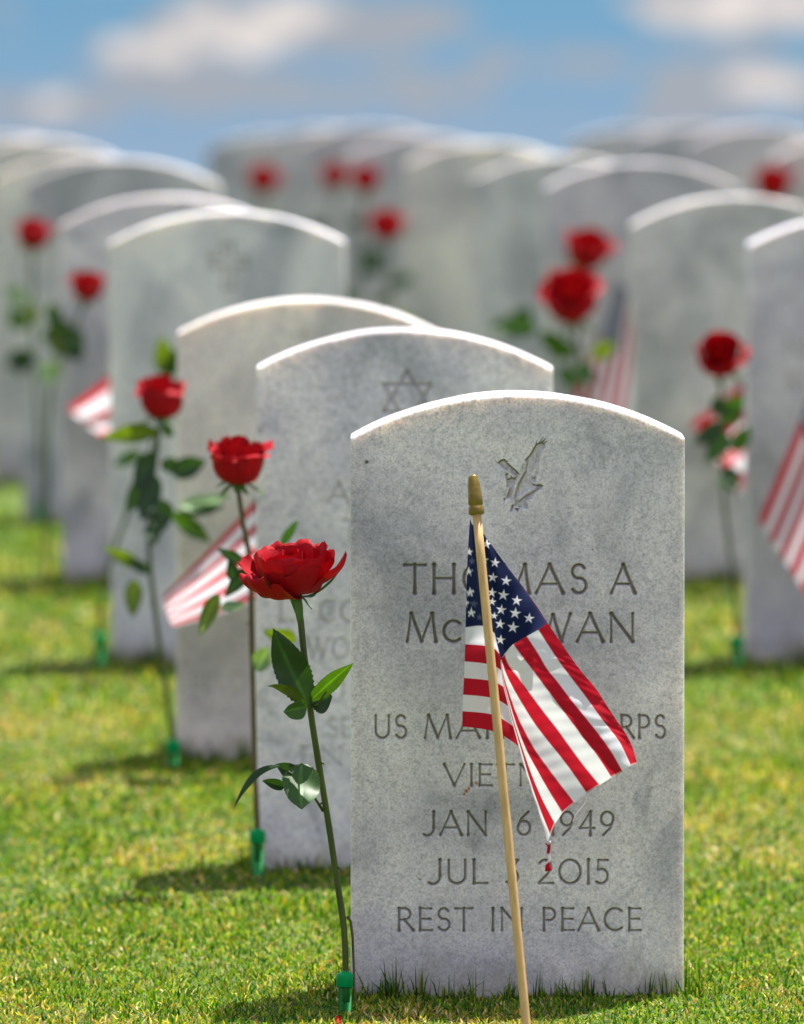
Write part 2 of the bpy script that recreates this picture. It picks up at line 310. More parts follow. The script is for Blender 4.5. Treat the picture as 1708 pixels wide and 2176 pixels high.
# ------------------------------------------------------------------ engraving: stroke letters cut as V grooves
def arc(cx, cy, rx, ry, a0, a1, n=14):
    return [(cx + rx * math.cos(math.radians(a0 + (a1 - a0) * i / (n - 1))), cy + ry * math.sin(math.radians(a0 + (a1 - a0) * i / (n - 1)))) for i in range(n)]
T, B = 1.0, 0.80     # thick and thin stroke weights
G = {
 'A': (0.92, [([(0, 0), (.46, 1)], B), ([(.46, 1), (.92, 0)], T), ([(.17, .32), (.75, .32)], B)]),
 'B': (0.62, [([(.06, 0), (.06, 1)], T), (arc(.28, .76, .26, .24, 90, -90), T), ([(.06, 1), (.28, 1)], B), ([(.06, .52), (.28, .52)], B), (arc(.3, .26, .3, .26, 90, -90), T), ([(.06, 0), (.3, 0)], B)]),
 'C': (0.86, [(arc(.5, .5, .46, .5, 48, 312, 22), T)]),
 'D': (0.8, [([(.06, 0), (.06, 1)], T), (arc(.28, .5, .5, .5, 90, -90), T), ([(.06, 1), (.28, 1)], B), ([(.06, 0), (.28, 0)], B)]),
 'E': (0.55, [([(.06, 0), (.06, 1)], T), ([(.06, .99), (.55, .99)], B), ([(.06, .52), (.5, .52)], B), ([(.06, .01), (.57, .01)], B)]),
 'G': (0.92, [(arc(.5, .5, .46, .5, 48, 315, 22), T), ([(.9, .08), (.9, .45)], T)]),
 'H': (0.8, [([(.06, 0), (.06, 1)], T), ([(.74, 0), (.74, 1)], T), ([(.06, .52), (.74, .52)], B)]),
 'I': (0.12, [([(.06, 0), (.06, 1)], T)]),
 'J': (0.5, [([(.44, 1), (.44, .3)], T), (arc(.16, .3, .28, .33, 0, -125, 10), T)]),
 'K': (0.7, [([(.06, 0), (.06, 1)], T), ([(.06, .45), (.62, 1)], B), ([(.26, .62), (.7, 0)], T)]),
 'L': (0.56, [([(.06, 0), (.06, 1)], T), ([(.06, .01), (.58, .01)], B)]),
 'M': (1.05, [([(.02, 0), (.16, 1)], B), ([(.16, 1), (.53, .02)], T), ([(.53, .02), (.9, 1)], B), ([(.9, 1), (1.04, 0)], T)]),
 'N': (0.86, [([(.05, 0), (.05, 1)], B), ([(.05, 1), (.81, 0)], T), ([(.81, 0), (.81, 1)], B)]),
 'O': (1.0, [(arc(.5, .5, .46, .5, 0, 360, 32), T)]),
 'P': (0.6, [([(.06, 0), (.06, 1)], T), (arc(.28, .73, .28, .27, 90, -90), T), ([(.06, 1), (.28, 1)], B), ([(.06, .46), (.28, .46)], B)]),
 'R': (0.68, [([(.06, 0), (.06, 1)], T), (arc(.28, .74, .27, .26, 90, -90), T), ([(.06, 1), (.28, 1)], B), ([(.06, .48), (.28, .48)], B), ([(.3, .48), (.68, 0)], T)]),
 'S': (0.58, [(arc(.3, .755, .22, .245, 30, 250, 14) + arc(.3, .265, .25, .265, 75, -150, 16), T)]),
 'T': (0.72, [([(.36, 0), (.36, 1)], T), ([(0, .99), (.72, .99)], B)]),
 'U': (0.74, [([(.05, 1), (.05, .33)] + arc(.37, .33, .32, .33, 180, 360, 14) + [(.69, 1)], T)]),
 'V': (0.86, [([(0, 1), (.43, 0)], T), ([(.43, 0), (.86, 1)], B)]),
 'W': (1.25, [([(0, 1), (.33, 0)], T), ([(.33, 0), (.63, .95)], B), ([(.63, .95), (.93, 0)], T), ([(.93, 0), (1.25, 1)], B)]),
 '0': (0.95, [(arc(.48, .5, .44, .5, 0, 360, 30), T)]),
 '1': (0.12, [([(.06, 0), (.06, 1)], T)]),
 '2': (0.6, [(arc(.27, .72, .25, .28, 150, -25, 12) + [(.4, .42), (.02, .02)], T), ([(.02, .01), (.6, .01)], B)]),
 '3': (0.55, [([(.05, .99), (.5, .99)], B), ([(.5, .99), (.25, .58)], B), (arc(.22, .29, .28, .29, 95, -130, 14), T)]),
 '4': (0.66, [([(.48, 0), (.48, 1)], T), ([(.48, 1), (.02, .3)], B), ([(.02, .3), (.64, .3)], B)]),
 '5': (0.55, [([(.12, .99), (.5, .99)], B), ([(.12, .99), (.1, .58)], B), ([(.1, .58)] + arc(.22, .31, .29, .31, 80, -130, 14), T)]),
 '6': (0.62, [([(.5, 1), (.2, .7), (.05, .34)], T), (arc(.31, .3, .27, .3, 0, 360, 22), T)]),
 '8': (0.6, [(arc(.3, .75, .22, .25, 0, 360, 20), T), (arc(.3, .26, .28, .26, 0, 360, 20), T)]),
 '9': (0.62, [([(.14, 0), (.44, .3), (.57, .66)], T), (arc(.31, .7, .27, .3, 0, 360, 22), T)]),
}
def word_strokes(word, x0, x1, y0, y1, gap=0.24):
    """strokes in metres (stone coordinates) for a word between x0..x1 and baseline y0..cap y1"""
    sc = []; x = 0
    for i, ch in enumerate(word):
        small = ch.islower(); g = G[ch.upper()]; s = 0.74 if small else 1.0
        sc.append((x, s, g)); x += g[0] * s + gap
    tot = x - gap; h = y1 - y0; sx = (x1 - x0) / tot; out = []
    for (xx, s, g) in sc:
        for pts, wgt in g[1]:
            out.append(([(x0 + (xx + p[0] * s) * sx, y0 + p[1] * s * h) for p in pts], wgt * h * 0.076))
    return out
def carve(D, X, Z, strokes, slope=0.75, deep=0.0026):
    for pts, hw in strokes:
        n = len(pts) - 1
        for i in range(n):
            (ax, az_), (bx, bz) = pts[i], pts[i + 1]
            m_ = hw * 1.9
            sel = (X > min(ax, bx) - m_) & (X < max(ax, bx) + m_) & (Z > min(az_, bz) - m_) & (Z < max(az_, bz) + m_)
            if not sel.any(): continue
            x = X[sel]; z = Z[sel]; dx, dz = bx - ax, bz - az_; LL = dx * dx + dz * dz + 1e-12
            t = np.clip(((x - ax) * dx + (z - az_) * dz) / LL, 0, 1)
            dist = np.hypot(x - ax - t * dx, z - az_ - t * dz)
            L_ = math.sqrt(LL)
            if n == 1:      # flared ends
                e = np.minimum(t, 1 - t) * L_; w = hw * (1 + 0.35 * np.exp(-e / (1.6 * hw)))
            else: w = hw
            D[sel] = np.maximum(D[sel], np.clip((w - dist), 0, 9) * 1.7)
def poly_depth(D, X, Z, poly, deep, edge):
    px = np.array([p[0] for p in poly]); pz = np.array([p[1] for p in poly])
    sel = (X > px.min()) & (X < px.max()) & (Z > pz.min()) & (Z < pz.max()); x = X[sel]; z = Z[sel]
    ins = np.zeros(len(x), bool); dm = np.full(len(x), 9.0)
    for i in range(len(px)):
        ax, az_, bx, bz = px[i - 1], pz[i - 1], px[i], pz[i]
        c = ((az_ > z) != (bz > z)) & (x < (bx - ax) * (z - az_) / (bz - az_ + 1e-12) + ax); ins ^= c
        dx, dz = bx - ax, bz - az_; t = np.clip(((x - ax) * dx + (z - az_) * dz) / (dx * dx + dz * dz + 1e-12), 0, 1)
        dm = np.minimum(dm, np.hypot(x - ax - t * dx, z - az_ - t * dz))
    D[sel] = np.maximum(D[sel], np.where(ins, np.minimum(dm / edge, 1) * deep, 0))
# ------------------------------------------------------------------ headstones
DEPTH = 0.10; SAG = 0.043; BEV = 0.0042
RA = (SW * SW / 4 + SAG * SAG) / (2 * SAG)
def top_at(x, h): return h - RA + np.sqrt(RA * RA - x * x)
TINTS = iter([(1, 1, 1), (1.04, 1.04, 1.07), (1.08, 1.05, .98), (1.0, 1.03, 1.04), (.95, .95, 1.0), (.86, .89, .89), (1.0, 1.0, .96), (.95, .95, .93), (.9, .9, .93), (.88, .89, .95), (1.0, 1.02, .98), (.86, .87, .90), (.92, .94, .92), (1.0, 1.0, .95), (.86, .86, .9), (.84, .85, .88), (.84, .86, .88), (.78, .80, .84), (.86, .83, .86), (.86, .84, .88), (.80, .82, .86), (.84, .85, .88)])
def headstone(row, left, topy, label, res=0.004, art=None, lean=0.0, group='rows of white marble headstones'):
    d = ROWD[row]; pxm = d / F
    xc = (left - CX) * pxm + SW / 2
    top = P(CX, topy + (8 if row == 0 else 4), d).z; bot = float(gzf(d)) - 0.05; h = top - bot
    nu = int(SW / res); nv = int(h / res)
    # edge-weighted parameters keep a fine ring for the rounded edge
    eb = np.array([0, .0003, .0008, .0014, .0022, .0032, BEV])
    def axis(L_, n, both):
        mid = np.linspace(BEV, L_ - BEV, max(n, 4))[1:-1] if both else np.linspace(0, L_ - BEV, max(n, 4))[:-1]
        return np.concatenate([eb, mid, (L_ - eb)[::-1]]) if both else np.concatenate([mid, (L_ - eb)[::-1]])
    ux = axis(SW, nu, True) - SW / 2; vz = axis(h, nv, False) / h
    U, Vv = np.meshgrid(ux, vz, indexing='ij'); TOP = top_at(U, h); X = U.copy(); Z = Vv * TOP
    dist = np.minimum(SW / 2 - np.abs(X), (TOP - Z)); dist = np.clip(dist, 0, BEV)
    inset = BEV - np.sqrt(np.maximum(BEV ** 2 - (BEV - dist) ** 2, 0))
    D = np.zeros_like(X)
    stain = np.zeros(X.shape + (4,))
    nz = vn1(X * 120 + left, Z * 60) * .6 + vn2(X * 30 + left, Z * 20) * .6; stain[..., :3] = (0.30, 0.27, 0.17)
    stain[..., 3] = np.clip(1.15 - (Z - 0.045) / .035 + (nz - .6) * 1.2, 0, 1) * .42
    GR[0] = None
    if art: art(D, X + xc, Z + bot, d, stain)
    wob = (vn3(X * 25 + 7 * row + 3, Z * 25 + left) - .5) * 0.0008
    Yf = inset + D + wob
    n, m_ = X.shape; idx = np.arange(n * m_).reshape(n, m_)
    verts = [np.stack([X, Yf, Z], -1).reshape(-1, 3)]
    quads = [np.stack([idx[:-1, :-1], idx[1:, :-1], idx[1:, 1:], idx[:-1, 1:]], -1).reshape(-1, 4)]
    # rim: left side up, across the top, right side down
    rim = np.concatenate([idx[0, :], idx[1:, -1], idx[-1, ::-1][1:]])
    rx = np.concatenate([X[0, :], X[1:, -1], X[-1, ::-1][1:]]); rz = np.concatenate([Z[0, :], Z[1:, -1], Z[-1, ::-1][1:]])
    k0 = n * m_; prev = rim; cen = np.array([0, h * .5])
    rings = [(DEPTH * t, 0.0) for t in (0.15, .3, .5, .7, .85)] + [(DEPTH - BEV, 0.0)] + [(DEPTH - BEV + BEV * math.sin(a), BEV * (1 - math.cos(a))) for a in (0.4, 0.8, 1.2, 1.57)]
    for (yy_, ins) in rings:
        sx = (SW / 2 - ins) / (SW / 2); sz = (h - ins) / h
        ww = (vn3(rx * 30 + yy_ * 60 + left, rz * 30 + 11) - .5) * 0.0010
        ring = np.stack([rx * sx * (1 + ww), np.full(len(rx), yy_), rz * sz + ww], -1); verts.append(ring)
        cur = np.arange(len(rx)) + k0; k0 += len(rx)
        quads.append(np.stack([prev[:-1], prev[1:], cur[1:], cur[:-1]], -1)); prev = cur
    # back face: fan
    verts.append(np.array([[0, DEPTH, h * .5]])); tri = np.stack([prev[:-1], prev[1:], np.full(len(prev) - 1, k0)], -1)
    tri = np.concatenate([tri, [[prev[-1], prev[0], k0]]])
    Vt = np.concatenate(verts); Q = np.concatenate(quads)
    me = bigmesh('headstone', Vt, Q, tri)
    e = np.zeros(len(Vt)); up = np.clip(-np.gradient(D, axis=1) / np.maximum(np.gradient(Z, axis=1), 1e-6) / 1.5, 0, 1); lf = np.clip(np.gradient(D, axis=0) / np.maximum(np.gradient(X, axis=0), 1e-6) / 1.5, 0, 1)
    dk = np.clip(up + .45 * lf, 0, 1); g_ = (np.clip(D / 0.0022, 0, 1) ** 0.8 * .55 + .45 * dk * (D > 0)) * (0.95 if row == 0 else 0.55)  # groove dirt by depth, plus shade painted on upper and left walls
    if GR[0] is not None: g_ = np.where(GR[0] >= 0, .06 + .85 * dk, g_)  # eagle: mainly painted shade on its upper and left walls
    e[:n * m_] = g_.ravel(); setflt(me, 'groove_dirt_shade', e)
    s = np.zeros((len(Vt), 4)); s[:n * m_] = stain.reshape(-1, 4); setcol(me, 'stain', s)
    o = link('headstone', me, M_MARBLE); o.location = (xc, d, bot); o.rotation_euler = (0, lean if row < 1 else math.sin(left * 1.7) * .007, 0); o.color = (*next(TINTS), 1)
    return tag(o, label, 'headstone', group)
def PZ(x, y, d):                    # view pixel -> stone face coordinates (metres)
    p = P(x, y, d); return p.x, p.z
def words(D, X, Z, d, lst):
    for w, x0, x1, yt, yb in lst:
        a, zt = PZ(x0, yt, d); b, zb = PZ(x1, yb, d); carve(D, X, Z, word_strokes(w, a, b, zb, zt))
def spots(stain, X, Z, d, lst):
    for x, y, r, col in lst:
        a, z = PZ(x, y, d); r = r * d / F
        rr = np.hypot(X - a, (Z - z)); wob = 0.35 * (vn1(X * 900 + 5, Z * 900 + 5) - .5)
        al = np.clip(1.4 - rr / r + wob, 0, 1)
        on = al > stain[..., 3]; stain[on, :3] = col; stain[..., 3] = np.maximum(stain[..., 3], al)
GR = [None]
EAGLE = [(300,735),(345,790),(400,800),(430,765),(500,740),(530,742),(560,775),(600,790),(600,825),(628,855),(700,915),(780,985),(838,1046),(862,1000),(875,920),(905,850),(955,760),(1040,670),(1110,560),(1170,450),(1205,350),(1222,345),(1218,405),(1260,390),(1330,285),(1345,290),(1315,375),(1400,295),(1418,303),(1365,395),(1430,345),(1440,352),(1400,430),(1398,500),(1350,570),(1315,700),(1285,850),(1262,1000),(1222,1150),(1195,1240),(1150,1270),(1200,1290),(1275,1272),(1368,1322),(1300,1395),(1200,1470),(1120,1570),(1050,1625),(1000,1645),(1020,1740),(1050,1760),(1010,1775),(1012,1842),(960,1810),(900,1800),(850,1820),(830,1865),(760,1892),(770,1860),(715,1830),(690,1865),(605,1880),(650,1820),(665,1720),(640,1610),(590,1600),(555,1625),(512,1675),(490,1600),(485,1540),(520,1450),(552,1360),(562,1290),(545,1180),(525,1080),(450,1000),(350,930),(320,850)]
def art1(D, X, Z, d, stain):
    words(D, X, Z, d, [('THOMAS', 859, 1247, 1200, 1260), ('A', 1299, 1349, 1200, 1260), ('McGOWAN', 864, 1347, 1304, 1363),
        ('US', 796, 864, 1520, 1568), ('MARINE', 902, 1188, 1520, 1568), ('CORPS', 1223, 1414, 1520, 1568), ('VIETNAM', 944, 1268, 1624, 1669),
        ('JAN', 900, 1034, 1725, 1774), ('6', 1098, 1128, 1725, 1774), ('1949', 1172, 1305, 1725, 1774),
        ('JUL', 911, 1034, 1827, 1877), ('3', 1074, 1103, 1827, 1877), ('2015', 1144, 1293, 1827, 1877),
        ('REST', 845, 1003, 1930, 1977), ('IN', 1044, 1111, 1930, 1977), ('PEACE', 1153, 1360, 1930, 1977)])
    pl = [PZ((1200 + a / 8.54) * .8498, (1060 + b / 8.54) * .8498, d) for a, b in EAGLE]
    E = np.zeros_like(D); poly_depth(E, X, Z, pl, 0.0042, 0.0018)
    R_ = np.zeros_like(D)       # raised modelling inside the cut: wing arm, body, head
    for pts, hw, hh in [([(960, 840), (930, 1000), (860, 1120), (790, 1250), (740, 1400), (700, 1560), (720, 1700)], 0.0030, 0.0021), ([(350, 850), (470, 970), (600, 1040), (720, 1120)], 0.0028, 0.0020),
                        ([(620, 1140), (640, 1000)], 0.0026, .0018), ([(600, 1380), (570, 1480), (540, 1560)], 0.0024, 0.0021), ([(1330, 600), (1250, 800), (1150, 1100)], 0.0034, 0.0013), ([(1180, 1370), (950, 1500), (820, 1600)], .0030, 0.0012),
                        ([(740, 1780), (800, 1780)], .0022, .002), ([(900, 1820), (960, 1830)], .0018, .002)]:
        q = [PZ((1200 + a / 8.54) * .8498, (1060 + b / 8.54) * .8498, d) for a, b in pts]
        for i in range(len(q) - 1):
            (ax, az_), (bx, bz) = q[i], q[i + 1]; dx, dz = bx - ax, bz - az_
            t = np.clip(((X - ax) * dx + (Z - az_) * dz) / (dx * dx + dz * dz), 0, 1); dd = np.hypot(X - ax - t * dx, Z - az_ - t * dz)
            R_ = np.maximum(R_, np.clip(1 - (dd / hw) ** 2, 0, 1) * hh)
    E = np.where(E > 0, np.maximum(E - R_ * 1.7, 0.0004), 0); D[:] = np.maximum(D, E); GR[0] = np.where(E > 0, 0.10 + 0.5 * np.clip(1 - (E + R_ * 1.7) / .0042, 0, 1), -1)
    k = (0.03, 0.02, 0.012)
    spots(stain, X, Z, d, [(779, 981, 4.2, k), (1031, 843, 1.6, (.2, .1, .03)), (1033, 926, 1.6, (.25, .2, .05)), (1203, 1110, 1.5, k), (1259, 1167, 1.6, k), (1258, 1196, 1.4, k), (1020, 1097, 1.3, k), (892, 1868, 2.4, (.10, .05, .02)), (820, 1812, 1.6, k), (750, 1702, 1.3, k), (1277, 1262, 1.3, k), (772, 1685, 1.2, k),
        (1012, 1664, 3.0, (.42, .15, .02)), (991, 1680, 4.2, (.36, .11, .012)), (986, 1687, 3, (.4, .14, .02)), (996, 1675, 3, (.4, .16, .03)), (985, 1640, 1.2, (.4, .2, .1)), (1161, 995, 1.6, (.3, .18, .03))])
def art2(D, X, Z, d, stain):
    st = []
    for off in (0, 60):
        pts = [PZ(860 + 58 * math.cos(math.radians(90 + off + k * 120)), 846 - 58 * math.sin(math.radians(90 + off + k * 120)), d) for k in range(4)]
        st += [([pts[i], pts[i + 1]], 0.0019) for i in range(3)]
    carve(D, X, Z, st)
    words(D, X, Z, d, [('A', 693, 737, 1025, 1071), ('T', 723, 760, 1106, 1150), ('L', 590, 618, 1278, 1322), ('CO', 676, 760, 1278, 1322), ('WO', 650, 738, 1357, 1400),
                       ('J', 706, 728, 1452, 1490), ('SE', 692, 745, 1528, 1568), ('EN', 637, 725, 1588, 1628)])
def art4(D, X, Z, d, stain):
    c = []
    def q(*p): return [PZ(a, b, d) for a, b in p]
    for s in ([(480, 520), (480, 546), (452, 546), (452, 566), (480, 566), (480, 615), (500, 615), (500, 566), (528, 566), (528, 546), (500, 546), (500, 520), (480, 520)],):
        for i in range(len(s) - 1): c.append((q(s[i], s[i + 1]), 0.0028))
    for a0 in (0, 90, 180, 270):
        c.append((q(*[(490 + 52 * math.cos(math.radians(a0 + t)), 556 - 44 * math.sin(math.radians(a0 + t))) for t in range(12, 80, 8)]), 0.0009))
    carve(D, X, Z, c)
def art3(D, X, Z, d, stain):
    words(D, X, Z, d, [('BELO', 405, 520, 1432, 1466), ('198', 408, 490, 1500, 1530)])
    c = [([PZ(620, 712, d), PZ(660, 712, d)], .0016), ([PZ(640, 700, d), PZ(640, 760, d)], .0016)]
    carve(D, X, Z, c)
def artR1(D, X, Z, d, stain):
    words(D, X, Z, d, [('NE', 1665, 1725, 722, 762), ('RO', 1668, 1735, 790, 830)])
def art5(D, X, Z, d, stain):
    words(D, X, Z, d, [('DEC', 165, 215, 1066, 1090), ('BE', 168, 205, 1106, 1130)])
def artR2(D, X, Z, d, stain):
    words(D, X, Z, d, [('JOHN', 1392, 1560, 716, 752)])
headstone(0, 744.5, 830, 'sharp nearest marble headstone reading THOMAS A McGOWAN with a carved eagle', 0.00048, art1)
headstone(1, 540, 697, 'headstone with a carved six-pointed star, directly behind the nearest stone', 0.0011, art2)
headstone(2, 371, 632, 'blank-fronted creamy headstone third from the front, behind the star headstone', 0.0014, art3)
headstone(3, 236, 446, 'headstone with a small carved cross, fourth from the front on the left', 0.0014, art4)
headstone(4, 132, 413, 'headstone half hidden behind the cross headstone, fifth from the front on the left', 0.002, art5)
headstone(5, 49, 334, 'broad dark-topped headstone sixth from the front on the left, above the leftmost rose')
headstone(6, -17, 327, 'pale headstone seventh in the left column, its arch just showing left of the sixth')
headstone(7, -92, 293, 'blurred headstone eighth in the left column, near the left edge of the photo')
headstone(8, -150, 284, 'farthest headstone of the left column, cut by the left edge under the sky')
headstone(3, 1586, 452, 'nearest headstone on the right, cut by the right edge behind a striped flag', 0.0016, artR1)
headstone(4, 1348, 413, 'pale headstone with a bright arch behind the rose on the right', 0.0016, artR2)
headstone(5, 1157, 340, 'dark-faced headstone with wide blurred arch behind the two stacked roses')
headstone(6, 1005, 328, 'blurred grey headstone between the two stacked roses and the centre')
headstone(7, 858, 299, 'creamy blurred headstone right of the lower middle rose')
headstone(8, 739, 284, 'blurred headstone behind the pair of touching far roses, right half')
headstone(9, 638, 262, 'blurred headstone behind the pair of touching far roses, left half')
headstone(10, 545, 266, 'blurred far headstone directly behind the lone far rose in the centre left')
headstone(11, 440, 278, 'dark far headstone bordering the sky gap on the left, leftmost of the far row')
headstone(8, 1643, 288, 'far headstone at the right edge, above the red rose on the arch')
headstone(9, 1458, 264, 'far headstone seen over the right half of the wide blurred arch')
headstone(10, 1330, 264, 'far headstone seen over the left half of the wide blurred arch')
headstone(11, 1205, 268, 'most distant right headstone, a faint arch right of the open sky')

# ------------------------------------------------------------------ roses
def petal_mesh(mb, th, prof, hw, rc, seed, n=13, m_=13, ruf=0.05, curl=0.12, tipr=0.22, twist=0.0, sc=1.0, mtx=None, pinch=0.25):
    rnd = random.Random(seed); pr = spline(prof, n); V = []; Fc = []
    ph = [rnd.random() * 6.28 for _ in range(5)]; skew = rnd.uniform(-.12, .12)
    for i in range(n):
        v = i / (n - 1)
        for j in range(m_):
            u = -1 + 2 * j / (m_ - 1)
            ve = v * (1 - tipr * abs(u) ** 2.6) * (1 + skew * u * v)
            ve = min(ve * (1 + 0.03 * math.sin(7 * u + ph[3]) * v), 1.0); k = ve * (n - 1); a = min(int(k), n - 2); f = k - a
            r, z = pr[a] * (1 - f) + pr[a + 1] * f
            wd = hw * (pinch + (1 - pinch) * math.sin(math.pi / 2 * min(1, ve * 1.45)))
            R = max(rc * (0.55 + .45 * ve), 0.05)
            an = u * wd / R
            lat = R * math.sin(an); rr = r - R * (1 - math.cos(an))
            out = curl * (abs(u) ** 3) * ve ** 2 + curl * .5 * max(0, ve - .8) * 4 * (0.6 + .4 * math.sin(3 * u + ph[0]))
            rr += out + ruf * ve * ve * (math.sin(4.2 * u + ph[1] + 3 * ve) * .6 + math.sin(8.5 * u + ph[2]) * .3) + ruf * .5 * math.sin(ve * 6 + ph[4] + u * 2)
            z2 = z - curl * .5 * max(0, abs(u) - .55) * ve + ruf * .55 * ve * math.sin(6 * u + ph[3]) + ruf * .25 * ve ** 3 * math.sin(17 * u + ph[0])
            a2 = th + twist * ve
            p = Vector((math.cos(a2) * rr - math.sin(a2) * lat, math.sin(a2) * rr + math.cos(a2) * lat, z2)) * sc
            V.append(mtx @ p if mtx else p)
    for i in range(n - 1):
        for j in range(m_ - 1): Fc.append((i * m_ + j, i * m_ + j + 1, (i + 1) * m_ + j + 1, (i + 1) * m_ + j))
    mb.add(V, Fc)
def leaf_mesh(base, tip, w, face=Vector((0, -1, 0)), cup=0.25, bend=0.15, seed=0, n=33, m_=11):
    """serrated leaf blade from base to tip, w = full width in metres"""
    rnd = random.Random(seed); base = Vector(base); tip = Vector(tip); ax = tip - base; Ln = ax.length; ax.normalize()
    nor = (face - ax * face.dot(ax)).normalized(); side = ax.cross(nor); V = []; Fc = []; cols = []
    ph = rnd.random() * 6
    for i in range(n):
        t = i / (n - 1); wd = w * .5 * (math.sin(math.pi * min(1, t ** 0.80)) ** 0.75) * (1.0 - .12 * t); wd = max(wd, w * 0.015)
        for j in range(m_):
            u = -1 + 2 * j / (m_ - 1); e = abs(u) == 1
            ww = wd * (1 + (0.07 if (i % 2 and e) else 0))
            p = base + ax * (t * Ln - (0.012 * w * 3 if (e and i % 2) else 0)) + side * (u * ww) + nor * (cup * abs(u) * ww * 1.2 - bend * Ln * 4 * t * (1 - t) * .35 + bend * Ln * (t ** 2) * .3 + 0.06 * w * math.sin(t * 9 + ph + u * 2) * abs(u))
            V.append(p); cols.append(2.0 if abs(u) < .01 else (1.5 if ((t * 8 - abs(u) * 1.3) % 1) < .16 else 0.9 + .15 * rnd.random()))
    for i in range(n - 1):
        for j in range(m_ - 1): Fc.append((i * m_ + j, i * m_ + j + 1, (i + 1) * m_ + j + 1, (i + 1) * m_ + j))
    return V, Fc, cols
LEAFC = {'dark': (0.018, 0.050, 0.016), 'mid': (0.035, 0.095, 0.015), 'olive': (0.10, 0.15, 0.012), 'pale': (0.16, 0.26, 0.12), 'bright': (0.05, 0.12, 0.010)}
LN = {'dark': Vector((0.15, -1, 0.15)), 'mid': Vector((0.1, -1, .25)), 'olive': Vector((-.1, -1, -.5)), 'pale': Vector((0.1, -.8, .9)), 'bright': Vector((-.15, -1, -.45))}
def add_leaf(parent, base, tip, w, kind='dark', seed=0, cup=.25, bend=.15, face=None):
    V, Fc, cols = leaf_mesh(base, tip, w, face or LN[kind], cup, bend, seed)
    me = mesh('leaf', V, Fc); c = np.array(LEAFC[kind])[None] * np.array(cols)[:, None]; setcol(me, 'col', c)
    return link('leaf', me, M_LEAF, parent)
def bloom(parent, base, axis, R_, style, seed, nouter=6):
    """rose head: spiral of petals, R_ = half width in metres"""
    rnd = random.Random(seed); mb = MB(); ax = Vector(axis).normalized(); q = ax.to_track_quat('Z', 'Y').to_matrix().to_4x4() @ Matrix.Rotation(rnd.random() * 6, 4, 'Z') @ Matrix.Diagonal((1.0, 1.0, rnd.uniform(.95, 1.1), 1)); op = rnd.uniform(-.10, .07); mtx = Matrix.Translation(base) @ q
    def pet(th, prof, hw, rc, **k): petal_mesh(mb, th, prof, hw, rc, rnd.random(), sc=R_, mtx=mtx, **k)
    g = 2.399963
    for k in range(5):      # tight heart
        s = k / 4; pet(k * g, [(0.02, 0.3), (.17 + .07 * s, .6), (.22 + .10 * s, 1.1), (.14 + .12 * s, 1.52 - .05 * s)], .34 + .1 * s, .24 + .08 * s, ruf=.03, curl=.04)
    for k in range(6):
        s = k / 5; pet(k * g + 1, [(0.03, 0.1), (.40 + .1 * s, .35), (.50 + .14 * s, .95), (.48 + .2 * s, 1.48 - .10 * s - rnd.uniform(0, .15))], .60 + .12 * s, .46 + .16 * s, ruf=.075, curl=.16)
    for k in range(nouter):
        s = k / (nouter - 1); pet(k * g + 2.2, [(0.04, 0.02), (.52, .10), (.78 + .04 * s, .50), (.80 + .06 * s + op * .5, 1.0), (.84 + .08 * s + op, 1.24 - .14 * s - rnd.uniform(0, .3)), (.93 + .06 * s + op + rnd.uniform(-.1, .14), 1.28 - .2 * s - rnd.uniform(-.12, .4))], rnd.uniform(.55, .80), .78, ruf=.085, curl=rnd.uniform(.08, .3))
    me = mesh('bloom', mb.v, mb.f); o = link('bloom', me, M_PETAL, parent)
    sp = MB()
    for k in range(5):
        petal_mesh(sp, k * 1.2566 + .4, [(0.05, -.06), (.24, .0), (.48, .02 - .18 * rnd.random()), (.80, .05 - .5 * rnd.random())], .13, .5, rnd.random(), n=9, m_=5, ruf=.04, curl=-.02, tipr=.6, sc=R_, mtx=mtx, pinch=.9)
    sp.lathe([(R_ * .07, -R_ * .30), (R_ * .12, -R_ * .22), (R_ * .16, -R_ * .10), (R_ * .15, 0), (R_ * .05, R_ * .08)], base, ax, 14)
    link('calyx', mesh('calyx', sp.v, sp.f), M_SEPAL, parent)
    return o
def stem(parent, pts, r0, r1, m_=None, thorns=3, seed=0):
    mb = MB(); pp = [Vector(p) for p in spline([tuple(p) for p in pts], 26)]
    rad = [r0 + (r1 - r0) * i / 25 for i in range(26)]
    for k in (6, 12, 19): rad[k] *= 1.1
    mb.tube(pp, rad, 10)
    rnd = random.Random(seed)
    for k in range(thorns):
        i = rnd.randint(5, 22); p = pp[i]; dr = Vector((rnd.choice((-1, 1)), rnd.uniform(-.6, 0), 0)).normalized()
        a = p + dr * rad[i] * .7; mb.tube([a, a + dr * .003 - Vector((0, 0, .0008)), a + dr * .0048 - Vector((0, 0, .0030))], [.0014, .0008, .0001], 6)
    return mb.build('stem', m_ or M_STEM, parent)
def vial(x, ycap, ybot, d, label, wpx=39):
    s = PX(d); top = P(x, ycap, d); bot = P(x, ybot, d); h = top.z - bot.z + .012; R_ = wpx * s / 2
    t = tag(empty('flower_vial', (top.x, d, top.z - h)), label, 'flower vial', 'green plastic water vials holding the roses')
    z = h; mb = MB(); c = R_ * 1.55
    mb.lathe([(R_ * .74, 0), (R_ * .76, z - c - .004), (R_ * .80, z - c - .002), (R_ * .80, z - c * .98)], (top.x, d, top.z - h), n=28); mb.build('tube', M_VIAL, t)
    mb = MB(); mb.lathe([(R_ * .97, z - c * .97), (R_ * 1.0, z - c * .93), (R_ * .97, z - c * .45), (R_ * 1.0, z - c * .12), (R_ * .9, z - .001), (R_ * .5, z), (R_ * .42, z + .0015), (R_ * .3, z + .0018)], (top.x, d, top.z - h), n=28)
    mb.build('cap', M_CAP, t)
    return Vector((top.x, d, top.z)), t
